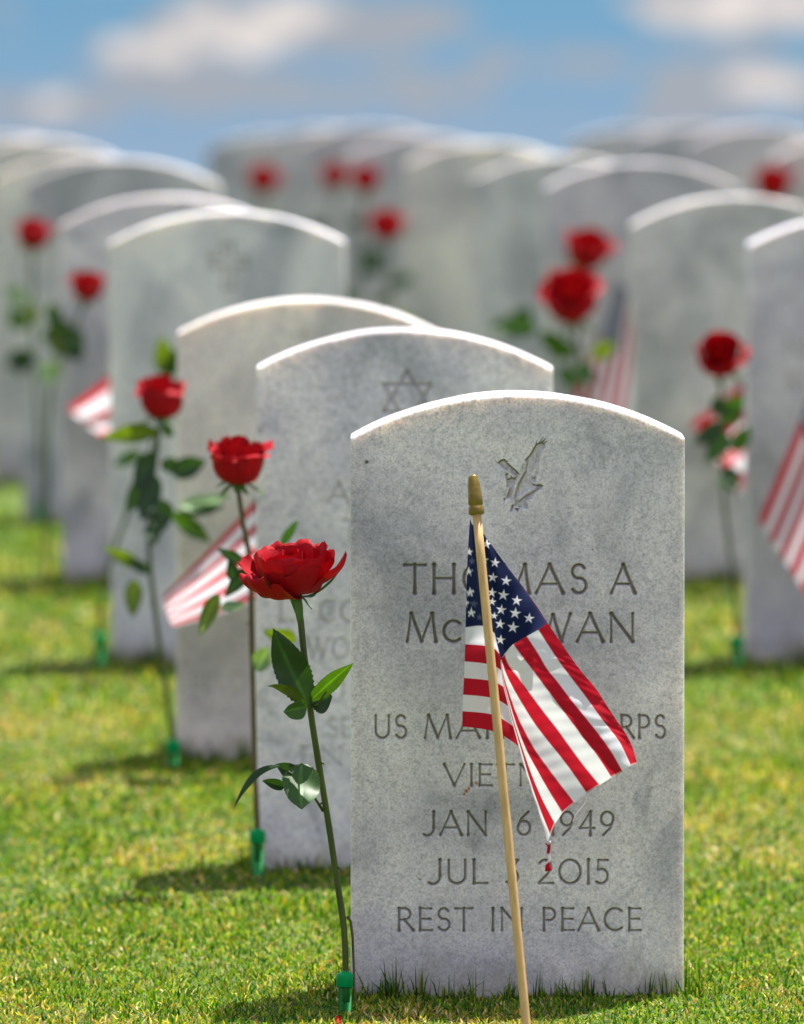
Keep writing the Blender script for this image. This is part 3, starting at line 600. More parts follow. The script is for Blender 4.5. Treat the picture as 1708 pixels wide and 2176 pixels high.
RG = 'single red roses standing beside the headstones'
# --- front rose, modelled on its own
d0 = 7.82
tip1, _ = vial(733, 2066, 2138, d0, 'sharp green-capped vial at the lower left corner of the nearest headstone')
rose = tag(empty('rose', (tip1.x, d0, tip1.z - .02)), 'wide open sharp red rose in front, left of the nearest headstone', 'rose', RG)
pts = [(627, 1258, 7.80), (637, 1305, 7.80), (646, 1390, 7.80), (655, 1470, 7.802), (664, 1540, 7.805), (680, 1640, 7.81), (698, 1750, 7.815), (715, 1865, 7.82), (731, 1975, 7.82), (734, 2068, 7.82), (735, 2128, 7.82)]
stem(rose, [P(*p) for p in pts], .0033, .0030, seed=4, thorns=4)
mb = MB(); mb.tube([P(738, 1946, 7.82), P(745, 1958, 7.82), P(749, 1990, 7.82), P(752, 2060, 7.82), P(753, 2118, 7.815), P(764, 2134, 7.80)], [.0018, .0014, .0013, .0012, .0012, .001], 8); mb.build('twig', M_STEMD, rose)
U = PX(7.80)
bb = P(628, 1262, 7.80); ax = Vector((-.10, -.20, 1)).normalized(); mb = MB(); mtx = Matrix.Translation(bb) @ ax.to_track_quat('Z', 'Y').to_matrix().to_4x4() @ Matrix.Diagonal((1.04, 1.0, .93, 1)); R1 = 100 * U
rot_fix = (ax.to_track_quat('Z', 'Y').to_matrix().inverted() @ Vector((1, 0, 0))); th0 = math.atan2(rot_fix.y, rot_fix.x)   # local angle that points to world +X
A_ = lambda deg: th0 + math.radians(deg)
def pt(deg, prof, hw, rc, s, **k): petal_mesh(mb, A_(deg), prof, hw, rc, s, sc=R1, mtx=mtx, n=17, m_=19, **k)
for k in range(5):
    s = k / 4; pt(k * 137.5 + 20, [(0.02, 0.2), (.14 + .08 * s, .5), (.16 + .12 * s, .8), (.14 + .16 * s, 1.06 - .06 * s)], .34 + .12 * s, .24 + .1 * s, k + 3, ruf=.035, curl=.05)
for k in range(5):
    s = k / 4; pt(k * 137.5 + 75, [(0.03, 0.1), (.30 + .1 * s, .30), (.42 + .14 * s, .66), (.48 + .2 * s, 1.04 - .10 * s)], .66 + .12 * s, .46 + .2 * s, k + 31, ruf=.06, curl=.10)
for (dg, pf, hw, rc, s, cl) in [
    (212, [(0.03, .02), (.38, .10), (.70, .40), (.80, .80), (.76, 1.12)], .66, .85, 61, .03),
    (262, [(0.03, .02), (.34, .06), (.62, .34), (.74, .70), (.66, 1.02)], .95, .85, 62, .04),
    (306, [(0.03, .02), (.36, .08), (.66, .34), (.80, .62), (.78, .86)], .80, .85, 63, .05),
    (20, [(0.03, .02), (.34, .14), (.62, .48), (.76, .84), (.74, 1.02)], .48, .8, 64, .10),
    (345, [(0.03, .0), (.40, .10), (.80, .36), (1.06, .66), (1.16, .92)], .48, .6, 65, .05),
    (160, [(0.03, .0), (.42, .10), (.78, .45), (.98, .70), (1.02, .86)], .46, .8, 66, .06),
    (215, [(0.03, .0), (.44, .04), (.84, .22), (1.12, .52), (1.10, .68), (.94, .66)], .44, .8, 67, .04),
    (238, [(0.03, -.01), (.38, .0), (.70, .10), (.90, .32), (.92, .50)], .46, .8, 68, .08),
    (85, [(0.03, .02), (.40, .14), (.66, .5), (.78, .90), (.86, 1.0)], .6, .8, 69, .1),
    (120, [(0.03, .02), (.44, .14), (.7, .5), (.84, .86), (.94, .94)], .6, .8, 70, .1),
    (50, [(0.03, .02), (.44, .14), (.72, .46), (.92, .74), (1.02, .84)], .5, .8, 71, .1)]:
    pt(dg, pf, hw, rc, s, ruf=.085, curl=cl * 1.5)
link('bloom', mesh('bloom', mb.v, mb.f), M_PETAL, rose)
mb = MB()
def sepal(pf, dg, hw, s, **k): petal_mesh(mb, A_(dg), pf, hw, .45, s, sc=R1, mtx=mtx, n=14, m_=7, ruf=.02, curl=-.02, tipr=.5, pinch=.8, **k)
sepal([(.05, -.06), (.22, -.05), (.44, .02), (.66, .20), (.80, .42)], 235, .12, 1)
sepal([(.05, -.06), (.24, -.06), (.50, .03), (.80, .28), (1.00, .56)], 352, .09, 2)
sepal([(.05, -.04), (.16, -.14), (.18, -.36), (.17, -.64), (.20, -.80)], 285, .09, 3)
sepal([(.05, -.06), (.20, -.10), (.38, -.12), (.52, .02)], 20, .10, 4)
sepal([(.05, -.06), (.20, -.10), (.28, -.26), (.36, -.34)], 330, .03, 5)
sepal([(.05, -.06), (.22, -.04), (.5, .02), (.8, .1)], 120, .12, 6)
mb.lathe([(R1 * .055, -R1 * .42), (R1 * .085, -R1 * .30), (R1 * .13, -R1 * .12), (R1 * .15, 0), (R1 * .06, R1 * .10)], bb, ax, 18)
link('calyx', mesh('calyx', mb.v, mb.f), M_SEPAL, rose)
add_leaf(rose, P(654, 1497, 7.79), P(578, 1334, 7.765), 78 * U, 'dark', 1, cup=.18, bend=.10)
add_leaf(rose, P(648, 1492, 7.78), P(566, 1445, 7.75), 24 * U, 'olive', 2, cup=.7, bend=.5)
add_leaf(rose, P(652, 1502, 7.78), P(600, 1512, 7.755), 46 * U, 'mid', 3, cup=.3, face=Vector((0, -1, -.2)))
add_leaf(rose, P(660, 1488, 7.79), P(751, 1406, 7.76), 38 * U, 'bright', 4, cup=.25, bend=.1)
add_leaf(rose, P(660, 1492, 7.80), P(706, 1478, 7.80), 62 * U, 'dark', 5, cup=.3)
mb = MB(); mb.tube([P(686, 1722, 7.812), P(672, 1700, 7.80), P(652, 1668, 7.785), P(612, 1638, 7.775)], [.0016, .0012, .0011, .0008], 8); mb.build('leaf_stalk', M_STEM, rose); mb = MB()
mb.tube([P(664, 1500, 7.803), P(676, 1496, 7.79), P(692, 1470, 7.78)], [.0014, .0011, .0009], 8); mb.build('leaf_stalk', M_STEM, rose)
add_leaf(rose, P(640, 1622, 7.785), P(640, 1724, 7.74), 84 * U, 'mid', 7, cup=.12, bend=.2, face=Vector((.15, -1, .35)))
add_leaf(rose, P(600, 1628, 7.78), P(492, 1708, 7.75), 20 * U, 'dark', 8, cup=.9, bend=-.4, face=Vector((0, -.5, 1)))
add_leaf(rose, P(606, 1672, 7.79), P(556, 1658, 7.78), 24 * U, 'dark', 9, cup=.5)
add_leaf(rose, P(632, 1650, 7.79), P(585, 1622, 7.78), 36 * U, 'dark', 10, cup=.5)

def rose_at(row, bx, by, wpx, vx, vy, label, leaves=None, seed=0, lean=(0, 0), mid=None, stemmat=None, dd=0.10, hasvial=None, h=None, capy=None):
    d = ROWD[row] - dd; s = PX(d); rnd = random.Random(seed * 17 + 3); R_ = wpx * s * .5
    gy = vy
    if hasvial:
        tp, _ = vial(vx, capy if capy else vy - 55 * ROWW[row] / 630, vy + 4, d, hasvial, 37 * ROWW[row] / 650)
        y_end = (capy if capy else vy - 55 * ROWW[row] / 630) + 5
    else: y_end = vy
    t = tag(empty('rose', P(vx, y_end, d)), label, 'rose', RG)
    ax = Vector((lean[0] + rnd.uniform(-.12, .12), -.14 + lean[1], 1)).normalized()
    hb = by + wpx * .40            # bloom base in view px
    path = [(bx, hb)] + (mid or [(bx * .7 + vx * .3 + rnd.uniform(-8, 8), hb * .65 + y_end * .35), (bx * .3 + vx * .7 + rnd.uniform(-6, 6), hb * .3 + y_end * .7)]) + [(vx, y_end)] + ([(vx, vy - 4)] if hasvial else [])
    W_ = [P(a, b, d) for a, b in path]; stem(t, W_, .0028, .0030, stemmat or M_STEM, 3, seed)
    bloom(t, W_[0] + ax * R_ * .05, ax, R_, 0, seed + 5)
    if leaves is None:
        leaves = []
        sp = spline(path, 20)
        for k in range(7):
            p = sp[rnd.randint(3, 13)]; an = rnd.choice((0, math.pi)) + rnd.uniform(-.7, .7); L_ = rnd.uniform(.040, .065) / s
            leaves.append((p[0], p[1], p[0] + math.cos(an) * L_, p[1] - math.sin(an) * L_ * rnd.uniform(.2, 1), rnd.uniform(.45, .62) * L_, rnd.choice(['dark', 'dark', 'mid', 'olive', 'pale'])))
    for k, (x0, y0, x1, y1, w, kd) in enumerate(leaves):
        add_leaf(t, P(x0, y0, d - .008), P(x1, y1, d - rnd.uniform(0.0, .03)), w * s, kd, seed * 31 + k, cup=.25, bend=.2)
    return t
rose_at(1, 505, 975, 138, 547, 1832, 'red rose in front of the star headstone left edge, cup shaped, slightly blurred',
    [(530, 1205, 478, 1268, 34, 'dark'), (520, 1195, 460, 1166, 26, 'mid'), (462, 1262, 422, 1352, 36, 'olive'), (470, 1290, 520, 1288, 40, 'pale'), (596, 1160, 634, 1102, 20, 'mid'), (628, 1362, 560, 1338, 46, 'olive'), (545, 1425, 572, 1372, 46, 'pale'), (500, 1235, 486, 1188, 30, 'dark')],
    seed=2, mid=[(516, 1110), (531, 1200), (536, 1400), (541, 1620)], stemmat=M_STEMD, hasvial='green-capped vial standing at the foot of the star headstone', capy=1762)
rose_at(2, 340, 845, 112, 368, 1602, 'blurred red rose with many dark leaves third from the front on the left',
    [(338, 915, 212, 928, 46, 'olive'), (325, 960, 285, 1040, 44, 'dark'), (318, 1010, 268, 1090, 46, 'mid'), (330, 1010, 300, 1110, 50, 'dark'), (340, 1060, 345, 1130, 54, 'dark'), (350, 1000, 372, 970, 36, 'dark'), (365, 1005, 440, 978, 48, 'dark'), (380, 1075, 490, 1055, 44, 'pale'), (385, 1090, 480, 1075, 26, 'dark'), (365, 1090, 452, 1152, 44, 'bright'),
     (322, 1112, 326, 1160, 38, 'dark'), (300, 1205, 220, 1160, 34, 'olive'), (320, 1215, 262, 1185, 26, 'dark'), (285, 1232, 282, 1312, 40, 'olive'), (345, 905, 372, 925, 30, 'bright')],
    seed=3, mid=[(328, 1000), (316, 1150), (330, 1300), (352, 1460)], hasvial='green vial at the foot of the third headstone, below the leafy rose', capy=1572)
rose_at(3, 352, 838, 78, 213, 1392, 'red rose almost hidden behind the third rose, one olive leaf above it',
    [(352, 795, 345, 712, 46, 'olive'), (360, 800, 372, 740, 36, 'dark'), (300, 960, 240, 990, 30, 'mid')], seed=11, mid=[(290, 1040), (238, 1180), (216, 1290)], hasvial='blurred green vial left of the cross headstone foot', capy=1345, dd=.16)
rose_at(4, 183, 606, 82, 97, 1228, 'blurred red rose in front of the left edge of the cross headstone',
    [(150, 690, 90, 720, 50, 'dark'), (140, 700, 170, 750, 56, 'mid'), (120, 700, 130, 760, 50, 'olive'), (150, 720, 165, 770, 50, 'dark'), (105, 770, 108, 820, 52, 'pale'), (120, 690, 105, 640, 34, 'dark')], seed=5, mid=[(140, 740), (106, 850), (99, 1040)], lean=(.1, 0), dd=.12)
rose_at(5, 68, 495, 84, 86, 1095, 'leftmost red rose, blurred, near the left edge of the photo',
    [(60, 640, 5, 620, 60, 'pale'), (50, 700, 20, 650, 40, 'mid'), (60, 760, 10, 775, 50, 'dark'), (55, 740, 40, 800, 44, 'dark'), (60, 690, 75, 640, 34, 'olive')], seed=6, hasvial='far blurred green vial near the left edge', capy=1075)
rose_at(3, 1533, 738, 112, 1566, 1392, 'rightmost large red rose, blurred, between the two right headstones',
    [(1545, 880, 1580, 840, 44, 'mid'), (1540, 850, 1512, 880, 44, 'dark'), (1540, 900, 1470, 945, 40, 'dark'), (1545, 920, 1500, 985, 50, 'mid'), (1545, 990, 1560, 1050, 44, 'dark'), (1550, 870, 1562, 905, 50, 'bright'), (1560, 960, 1590, 900, 40, 'dark'), (1552, 1010, 1530, 1040, 40, 'pale')],
    seed=7, mid=[(1530, 900), (1540, 1080), (1558, 1230)], lean=(-.1, -1.1), hasvial='blurred green vial at the foot of the right-edge headstone', capy=1352)
rose_at(4, 1218, 622, 132, 1318, 1222, 'lower of the two stacked red roses above the nearest headstone',
    [(1190, 740, 1150, 700, 44, 'bright'), (1200, 760, 1190, 720, 60, 'bright'), (1260, 760, 1305, 725, 44, 'olive'), (1230, 770, 1260, 820, 40, 'mid'), (1190, 780, 1230, 830, 40, 'mid'), (1140, 700, 1040, 690, 44, 'mid')], seed=8, lean=(0, -.55))
rose_at(5, 1240, 524, 106, 1147, 1090, 'upper of the two stacked red roses above the nearest headstone',
    [(1120, 690, 1040, 700, 50, 'mid'), (1130, 680, 1090, 660, 40, 'dark')], seed=9, lean=(.2, -.4))
rose_at(7, 822, 474, 88, 846, 940, 'red rose left of the creamy headstone, lower of the middle far roses', None, seed=10)
rose_at(8, 776, 380, 70, 730, 880, 'right one of the two touching far red roses', None, seed=12)
rose_at(9, 714, 372, 66, 640, 822, 'left one of the two touching far red roses', None, seed=13)
rose_at(10, 558, 380, 76, 540, 790, 'lone far red rose above the left column of headstones', None, seed=14, dd=.15)
rose_at(8, 1640, 388, 92, 1632, 880, 'far red rose peeping over the bright arch on the right', None, seed=15)
rose_at(10, 1552, 352, 60, 1440, 792, 'faint far red rose behind the wide arch on the right', None, seed=16)

# fallen petal on the grass
mb = MB(); pp = Vector((P(720, 2169, 7.735).x, 7.735, float(ground_z(0, 7.735)) + .003)); petal_mesh(mb, 1.0, [(0, 0), (.4, .1), (.9, .15), (1.3, .5)], .6, .6, 5, sc=.007, ruf=.2, mtx=Matrix.Translation(Vector((pp.x, pp.y, pp.z - .001))) @ Euler((.3, -.4, .5)).to_matrix().to_4x4())
o = mb.build('petal', M_PETAL); tag(o, 'tiny fallen red petal on the grass at the bottom edge', 'petal')

# ------------------------------------------------------------------ flags
RED = np.array((0.52, 0.012, 0.028)); WHT = np.array((0.80, 0.80, 0.83)); NVY = np.array((0.010, 0.018, 0.065)); DIM = np.array((0.09, 0.10, 0.17))
def star_in(px, py, cx, cy, r, rot):
    """distance-free 5-point star test, vectorised"""
    x = px - cx; y = py - cy; a = np.arctan2(x, -y) - rot; rr = np.hypot(x, y)
    a = np.abs((a + math.pi / 5) % (2 * math.pi / 5) - math.pi / 5)
    # edge from outer tip (r, 0) to inner vertex (0.382r, 36deg)
    ax_, ay_ = r, 0.0; bx_, by_ = .382 * r * math.cos(math.pi / 5), .382 * r * math.sin(math.pi / 5)
    X = rr * np.cos(a); Y = rr * np.sin(a)
    cr_ = (bx_ - ax_) * (Y - ay_) - (by_ - ay_) * (X - ax_)
    return np.clip(cr_ / r * 1.2 + .5, 0, 1)
def grid_from_rows(rows, nr, nc):
    """rows: list of polylines (each list of 3-tuples); smooth interpolate to nr x nc"""
    R_ = [spline(r, nc) for r in rows]; out = np.zeros((nr, nc, 3)); tr = np.zeros(nr)
    for j in range(nc):
        col = spline([r[j] for r in R_], nr); out[:, j] = np.array(col)
    return out
def z4(a, b): return ((1130 + a / 3.348) * .8498, (1600 + b / 3.348) * .8498)
def z3(a, b): return ((1130 + a / 3.957) * .8498, (1150 + b / 3.957) * .8498)
def cloth(gridV, colors, name, parent, label=None):
    nr, nc = gridV.shape[:2]; idx = np.arange(nr * nc).reshape(nr, nc)
    V = np.array([P(*p) for p in gridV.reshape(-1, 3)])
    q = np.stack([idx[:-1, :-1], idx[1:, :-1], idx[1:, 1:], idx[:-1, 1:]], -1).reshape(-1, 4)
    me = bigmesh(name, V, q); setcol(me, 'col', colors.reshape(-1, 3)); o = link(name, me, M_CLOTH, parent)
    return o
def stick(parent, top, bot, r=.0043, finial=True, tipcut=0):
    mb = MB(); mb.tube([top + (bot - top) * k / 12 for k in range(13)], r, 16); mb.build('stick', M_WOOD, parent)
    if finial:
        ax = (top - bot).normalized(); mb = MB()
        mb.lathe([(.0064, -.004), (.0075, -.003), (.0075, .003), (.0063, .0042), (.0063, .0052), (.0071, .0058), (.0067, .014), (.0061, .024), (.0047, .0325), (.0040, .034), (.001, .0343)], top, ax, 24)
        mb.build('finial', M_GOLD, parent)
ST, SB = P(1012, 1084, 7.70), P(1120, 2196, 7.60)
fl = tag(empty('flag', SB), 'small sharp striped flag on a gold-tipped wooden stick before the nearest headstone', 'flag', 'small flags on wooden sticks')
stick(fl, ST, SB + (SB - ST).normalized() * .06)
# back part: left of the stick and, behind it, on to the fold
def row3(l, m_, r, dl=7.700, dm=7.728, dr=7.742): return [(*l, dl), (*m_, dm), (*r, dr)]
rowsA = [row3(z3(178, 578), z3(205, 640), z3(290, 700), 7.712, 7.716, 7.718), row3(z3(152, 1000), z3(300, 1080), z3(340, 1110)), row3(z3(133, 1660), z3(330, 1650), z3(470, 1770)),
    row3(z4(110, 36), z4(330, 62), z4(425, 155)), row3(z4(105, 180), z4(335, 210), z4(450, 290)), row3(z4(100, 318), z4(345, 348), z4(480, 430)),
    row3(z4(92, 458), z4(350, 490), z4(515, 585)), row3(z4(88, 596), z4(355, 630), z4(550, 750)), row3(z4(85, 722), z4(365, 770), z4(588, 908))]
bands = [0, 0, 1, 2, 1, 2, 1, 2]; CB = [NVY, WHT, RED]
nr, nc = 8 * 36 + 1, 120
gA = grid_from_rows(rowsA, nr, nc)
colA = np.zeros((nr, nc, 3))
for i in range(nr):
    colA[i, :] = CB[bands[min(i * 8 // (nr - 1), 7)]]
def paint_stars(g, col, lst, navy_rows):
    xs_, ys_ = g[:navy_rows, :, 0], g[:navy_rows, :, 1]
    for (cx, cy, r, rot, c) in lst:
        s = star_in(xs_, ys_, cx, cy, r, rot)[..., None]; col[:navy_rows] = col[:navy_rows] * (1 - s) + np.array(c) * s
paint_stars(gA, colA, [(*z3(170, 908), 8.5, .05, WHT), (*z3(165, 1102), 10, .02, WHT), (*z3(178, 1308), 11, .0, WHT), (*z3(190, 1510), 11, .05, WHT), (*z3(215, 1425), 9, .1, DIM), (*z3(272, 1552), 8, .1, DIM), (*z3(200, 1000), 9, 0, DIM), (*z3(132, 1410), 10, .2, WHT), (*z3(372, 1390), 10, .1, WHT), (*z3(400, 1470), 10, .2, WHT), (*z3(405, 1530), 8, .2, WHT)], 73)
# creases
ii, jj = np.meshgrid(np.linspace(0, 1, nr), np.linspace(0, 1, nc), indexing='ij')
gA[..., 2] += 0.002 * np.sin(jj * 14 + ii * 3) * ii + .0012 * np.sin(ii * 22 + jj * 4)
oA = cloth(gA, colA, 'cloth', fl)
# canton of the front fold
Lc = [z3(292, 700), z3(305, 850), z3(325, 1050), z3(345, 1250), z3(385, 1480), z3(430, 1750), z3(484, 1975)]
Rc = [z3(302, 712), z3(420, 880), z3(560, 1070), z3(700, 1250), z3(790, 1375), z3(870, 1495), z3(945, 1610)]
bot = [z3(484, 1975), z3(520, 1915), z3(600, 1825), z3(735, 1745), z3(850, 1680), z3(945, 1610)]
nr2, nc2 = 220, 170
Ls, Rs, Bs = spline(Lc, nr2), spline(Rc, nr2), spline(bot, nc2)
gC = np.zeros((nr2, nc2, 3))
for i in range(nr2):
    t = i / (nr2 - 1)
    for j in range(nc2):
        s = j / (nc2 - 1); p = Ls[i] * (1 - s) + Rs[i] * s; base = Ls[-1] * (1 - s) + Rs[-1] * s
        p = p + (Bs[j] - base) * t ** 1.6; gC[i, j, :2] = p
        gC[i, j, 2] = 7.716 - .030 * t * math.sin(math.pi * min(1, s * .75 + .1)) + .0025 * math.sin(s * 9 + t * 4) * t + .002 * math.sin(t * 17 + s * 6)
colC = np.tile(NVY, (nr2, nc2, 1)).astype(float)
SL = [(342, 830, 48), (425, 1015, 50), (322, 985, 44), (404, 1160, 50), (535, 1195, 52), (395, 1310, 48), (508, 1335, 56), (640, 1390, 52), (487, 1480, 52), (625, 1515, 56), (762, 1565, 52), (475, 1622, 50), (603, 1655, 58), (480, 1778, 48), (398, 1400, 40), (418, 1540, 36)]
for (a, b, r) in SL:
    cx, cy = z3(a, b); s = star_in(gC[..., 0], gC[..., 1], cx, cy, r / 3.957 * .8498 * 1.03, .12)[..., None]; colC = colC * (1 - s) + WHT * s
ed = np.linspace(0, 1, nc2)[None, :]; thr = (np.abs(ed - .965) < .004) & (((np.arange(nr2)[:, None]) % 6) < 4); colC[thr] = (.35, .01, .03)
cloth(gC, colC, 'canton', fl)
# stripes of the front fold: boundary curves from canton to fly end
bc = [[z3(945, 1610), z4(1000, 150), z4(1085, 265), z4(1200, 400), z4(1285, 530), z4(1390, 690), z4(1465, 800), z4(1512, 900), z4(1548, 1028)],
      [z3(850, 1680), z4(830, 90), z4(905, 200), z4(1010, 340), z4(1110, 470), z4(1240, 650), z4(1320, 750), z4(1405, 865), z4(1495, 1052)],
      [z3(735, 1745), z4(720, 120), z4(790, 240), z4(890, 365), z4(1000, 510), z4(1130, 670), z4(1240, 810), z4(1335, 945), z4(1425, 1103)],
      [z3(600, 1825), z4(590, 150), z4(680, 265), z4(780, 400), z4(880, 535), z4(990, 680), z4(1100, 830), z4(1205, 960), z4(1332, 1152)],
      [z3(515, 1925), z4(470, 210), z4(560, 330), z4(660, 465), z4(760, 600), z4(870, 740), z4(985, 900), z4(1105, 1062), z4(1232, 1216)],
      [z3(487, 1972), z4(446, 270), z4(510, 405), z4(590, 545), z4(680, 690), z4(780, 825), z4(890, 960), z4(1000, 1105), z4(1124, 1286)],
      [z3(485, 1976), z4(432, 300), z4(478, 450), z4(530, 600), z4(600, 755), z4(690, 920), z4(785, 1055), z4(890, 1195), z4(1022, 1366)],
      [z3(484, 1978), z4(428, 310), z4(468, 470), z4(510, 620), z4(560, 770), z4(625, 930), z4(710, 1090), z4(805, 1260), z4(921, 1450)],
      [z3(483, 1980), z4(426, 320), z4(464, 480), z4(503, 630), z4(548, 780), z4(600, 940), z4(670, 1140), z4(760, 1350), z4(860, 1540)],
      [z3(482, 1982), z4(424, 330), z4(461, 490), z4(498, 640), z4(541, 790), z4(588, 950), z4(645, 1150), z4(730, 1400), z4(822, 1634)],
      [z3(481, 1984), z4(422, 340), z4(458, 500), z4(494, 650), z4(535, 800), z4(580, 965), z4(635, 1160), z4(715, 1410), z4(800, 1692)]]
NS = 200; per = 12; cols_ = [np.array(spline(c, NS)) for c in bc]
gB = []; cB = []
dcol = [7.690, 7.686, 7.684, 7.684, 7.686, 7.689, 7.693, 7.698, 7.704, 7.712, 7.716]
for k in range(10):
    for q in range(per + (1 if k == 9 else 0)):
        f = q / per; c = cols_[k] * (1 - f) + cols_[k + 1] * f; dk = dcol[k] * (1 - f) + dcol[k + 1] * f
        t = np.linspace(0, 1, NS); s = (k + f) / 10
        dd = dk + (.0042 * np.sin(s * 13 + t * 2.5) * (0.3 + t)) + .0009 * np.sin(t * 17 + s * 9) + .0008 * np.sin(t * 31 - s * 15) * (1 - s) + .0003 * np.sin(t * 71 + s * 31)
        gB.append(np.concatenate([c, dd[:, None]], 1)); col = RED if k % 2 == 0 else WHT
        cB.append(np.tile(col, (NS, 1)))
gB = np.array(gB).transpose(1, 0, 2); cB = np.array(cB, float).transpose(1, 0, 2)
cB[-3:] = cB[-3:] * .55 + .3
cloth(gB, cB, 'cloth', fl)
mb = MB(); tail = [P(*z4(800, 1690), 7.712), P(*z4(812, 1730), 7.712), P(*z4(806, 1780), 7.712), P(*z4(815, 1830), 7.712), P(*z4(803, 1880), 7.712), P(*z4(808, 1930), 7.712)]
mb.tube(spline([tuple(p) for p in tail], 16), [.0036, .0026, .0020, .0015, .0016, .0014, .0016, .0014, .0013, .0013, .0014, .0016, .0022, .0028, .0032, .0034], 8)
me = mesh('tassel', mb.v, mb.f); zz_ = np.array([v[2] for v in mb.v]); tt = (zz_.max() - zz_) / (zz_.max() - zz_.min())
cc_ = np.where(((tt > .1) & (tt < .42) | (tt > .72))[:, None], RED, WHT); setcol(me, 'col', cc_); link('tassel', me, M_CLOTH, fl)
mb = MB(); mb.tube(spline([tuple(P(*z4(a, b), 7.69)) for a, b in [(1115, 1300), (1122, 1345), (1095, 1390), (1045, 1450), (1018, 1500), (1016, 1525)]], 20), .0006, 6)
me = mesh('loose_thread', mb.v, mb.f); setcol(me, 'col', np.tile(WHT * .9 + RED * .15, (len(mb.v), 1))); link('loose_thread', me, M_CLOTH, fl)

def small_flag(row, ht, hb, ft, fb, stop, sbot, label, dd=.12, off=0, seed=1, nst=13, amp=.012, duty=.85):
    """hoist top/bottom and fly top/bottom in view px; the cloth hangs from the stick"""
    d = ROWD[row] - dd; rnd = random.Random(seed); a, b = P(*stop, d), P(*sbot, d + .01)
    t_ = tag(empty('flag', b), label, 'flag', 'small flags on wooden sticks'); stick(t_, a, b - Vector((0, 0, .03)))
    nu, nv = 90, 79; g = np.zeros((nv, nu, 3)); col = np.zeros((nv, nu, 3)); ph = rnd.random() * 6
    for j in range(nv):
        v = j / (nv - 1)
        for i in range(nu):
            u = i / (nu - 1); top = np.array(ht) * (1 - u) + np.array(ft) * u; bo = np.array(hb) * (1 - u) + np.array(fb) * u
            top = top + np.array((0, 14)) * math.sin(math.pi * u); bo = bo + np.array((0, 20)) * math.sin(math.pi * u)
            p = top * (1 - v) + bo * v; g[j, i, :2] = p; g[j, i, 2] = d + .004 - amp * u * math.sin(v * 7 + u * 2 + ph) - .02 * u - .10 * v * (0.25 + u)
            k = v * nst; c = RED if (k % 2) < duty else WHT
            if u < .4 and v < .54: c = NVY
            col[j, i] = c
    for r in range(9):
        for c_ in range(6 if r % 2 == 0 else 5):
            u0 = (.4 / 12) * (1 + 2 * c_ + (r % 2)); v0 = (7 / 13 / 10) * (r + 1)
            i0 = int(u0 * nu); j0 = int(v0 * nv); col[max(j0 - 1, 0):j0 + 2, max(i0 - 1, 0):i0 + 1] = WHT
    cloth(g, col, 'cloth', t_)
small_flag(2, (672, 905), (690, 1190), (344, 1268), (366, 1330), (670, 870), (705, 1640), 'striped flag flying left between the third headstone and the second rose', seed=3, nst=9)
small_flag(4, (330, 690), (344, 900), (144, 868), (215, 925), (328, 660), (365, 1250), 'small pale blurred flag tip poking out left of the cross headstone', seed=5, nst=5, amp=.02)
small_flag(3, (1759, 730), (1808, 960), (1612, 1105), (1712, 1262), (1762, 690), (1850, 1415), 'striped flag hanging down at the right edge of the photo', seed=7, nst=9, duty=1.05, amp=.008)
small_flag(4, (1640, 735), (1655, 900), (1468, 900), (1568, 1045), (1640, 660), (1660, 1240), 'blurred pink-white flag behind the leaves of the rightmost rose', seed=8, nst=7, amp=.02)
small_flag(5, (1308, 600), (1358, 640), (1208, 870), (1352, 930), (1356, 585), (1350, 1110), 'blurred flag with dark blue top between the stacked roses and the right headstones', seed=9, nst=9, duty=1.0)

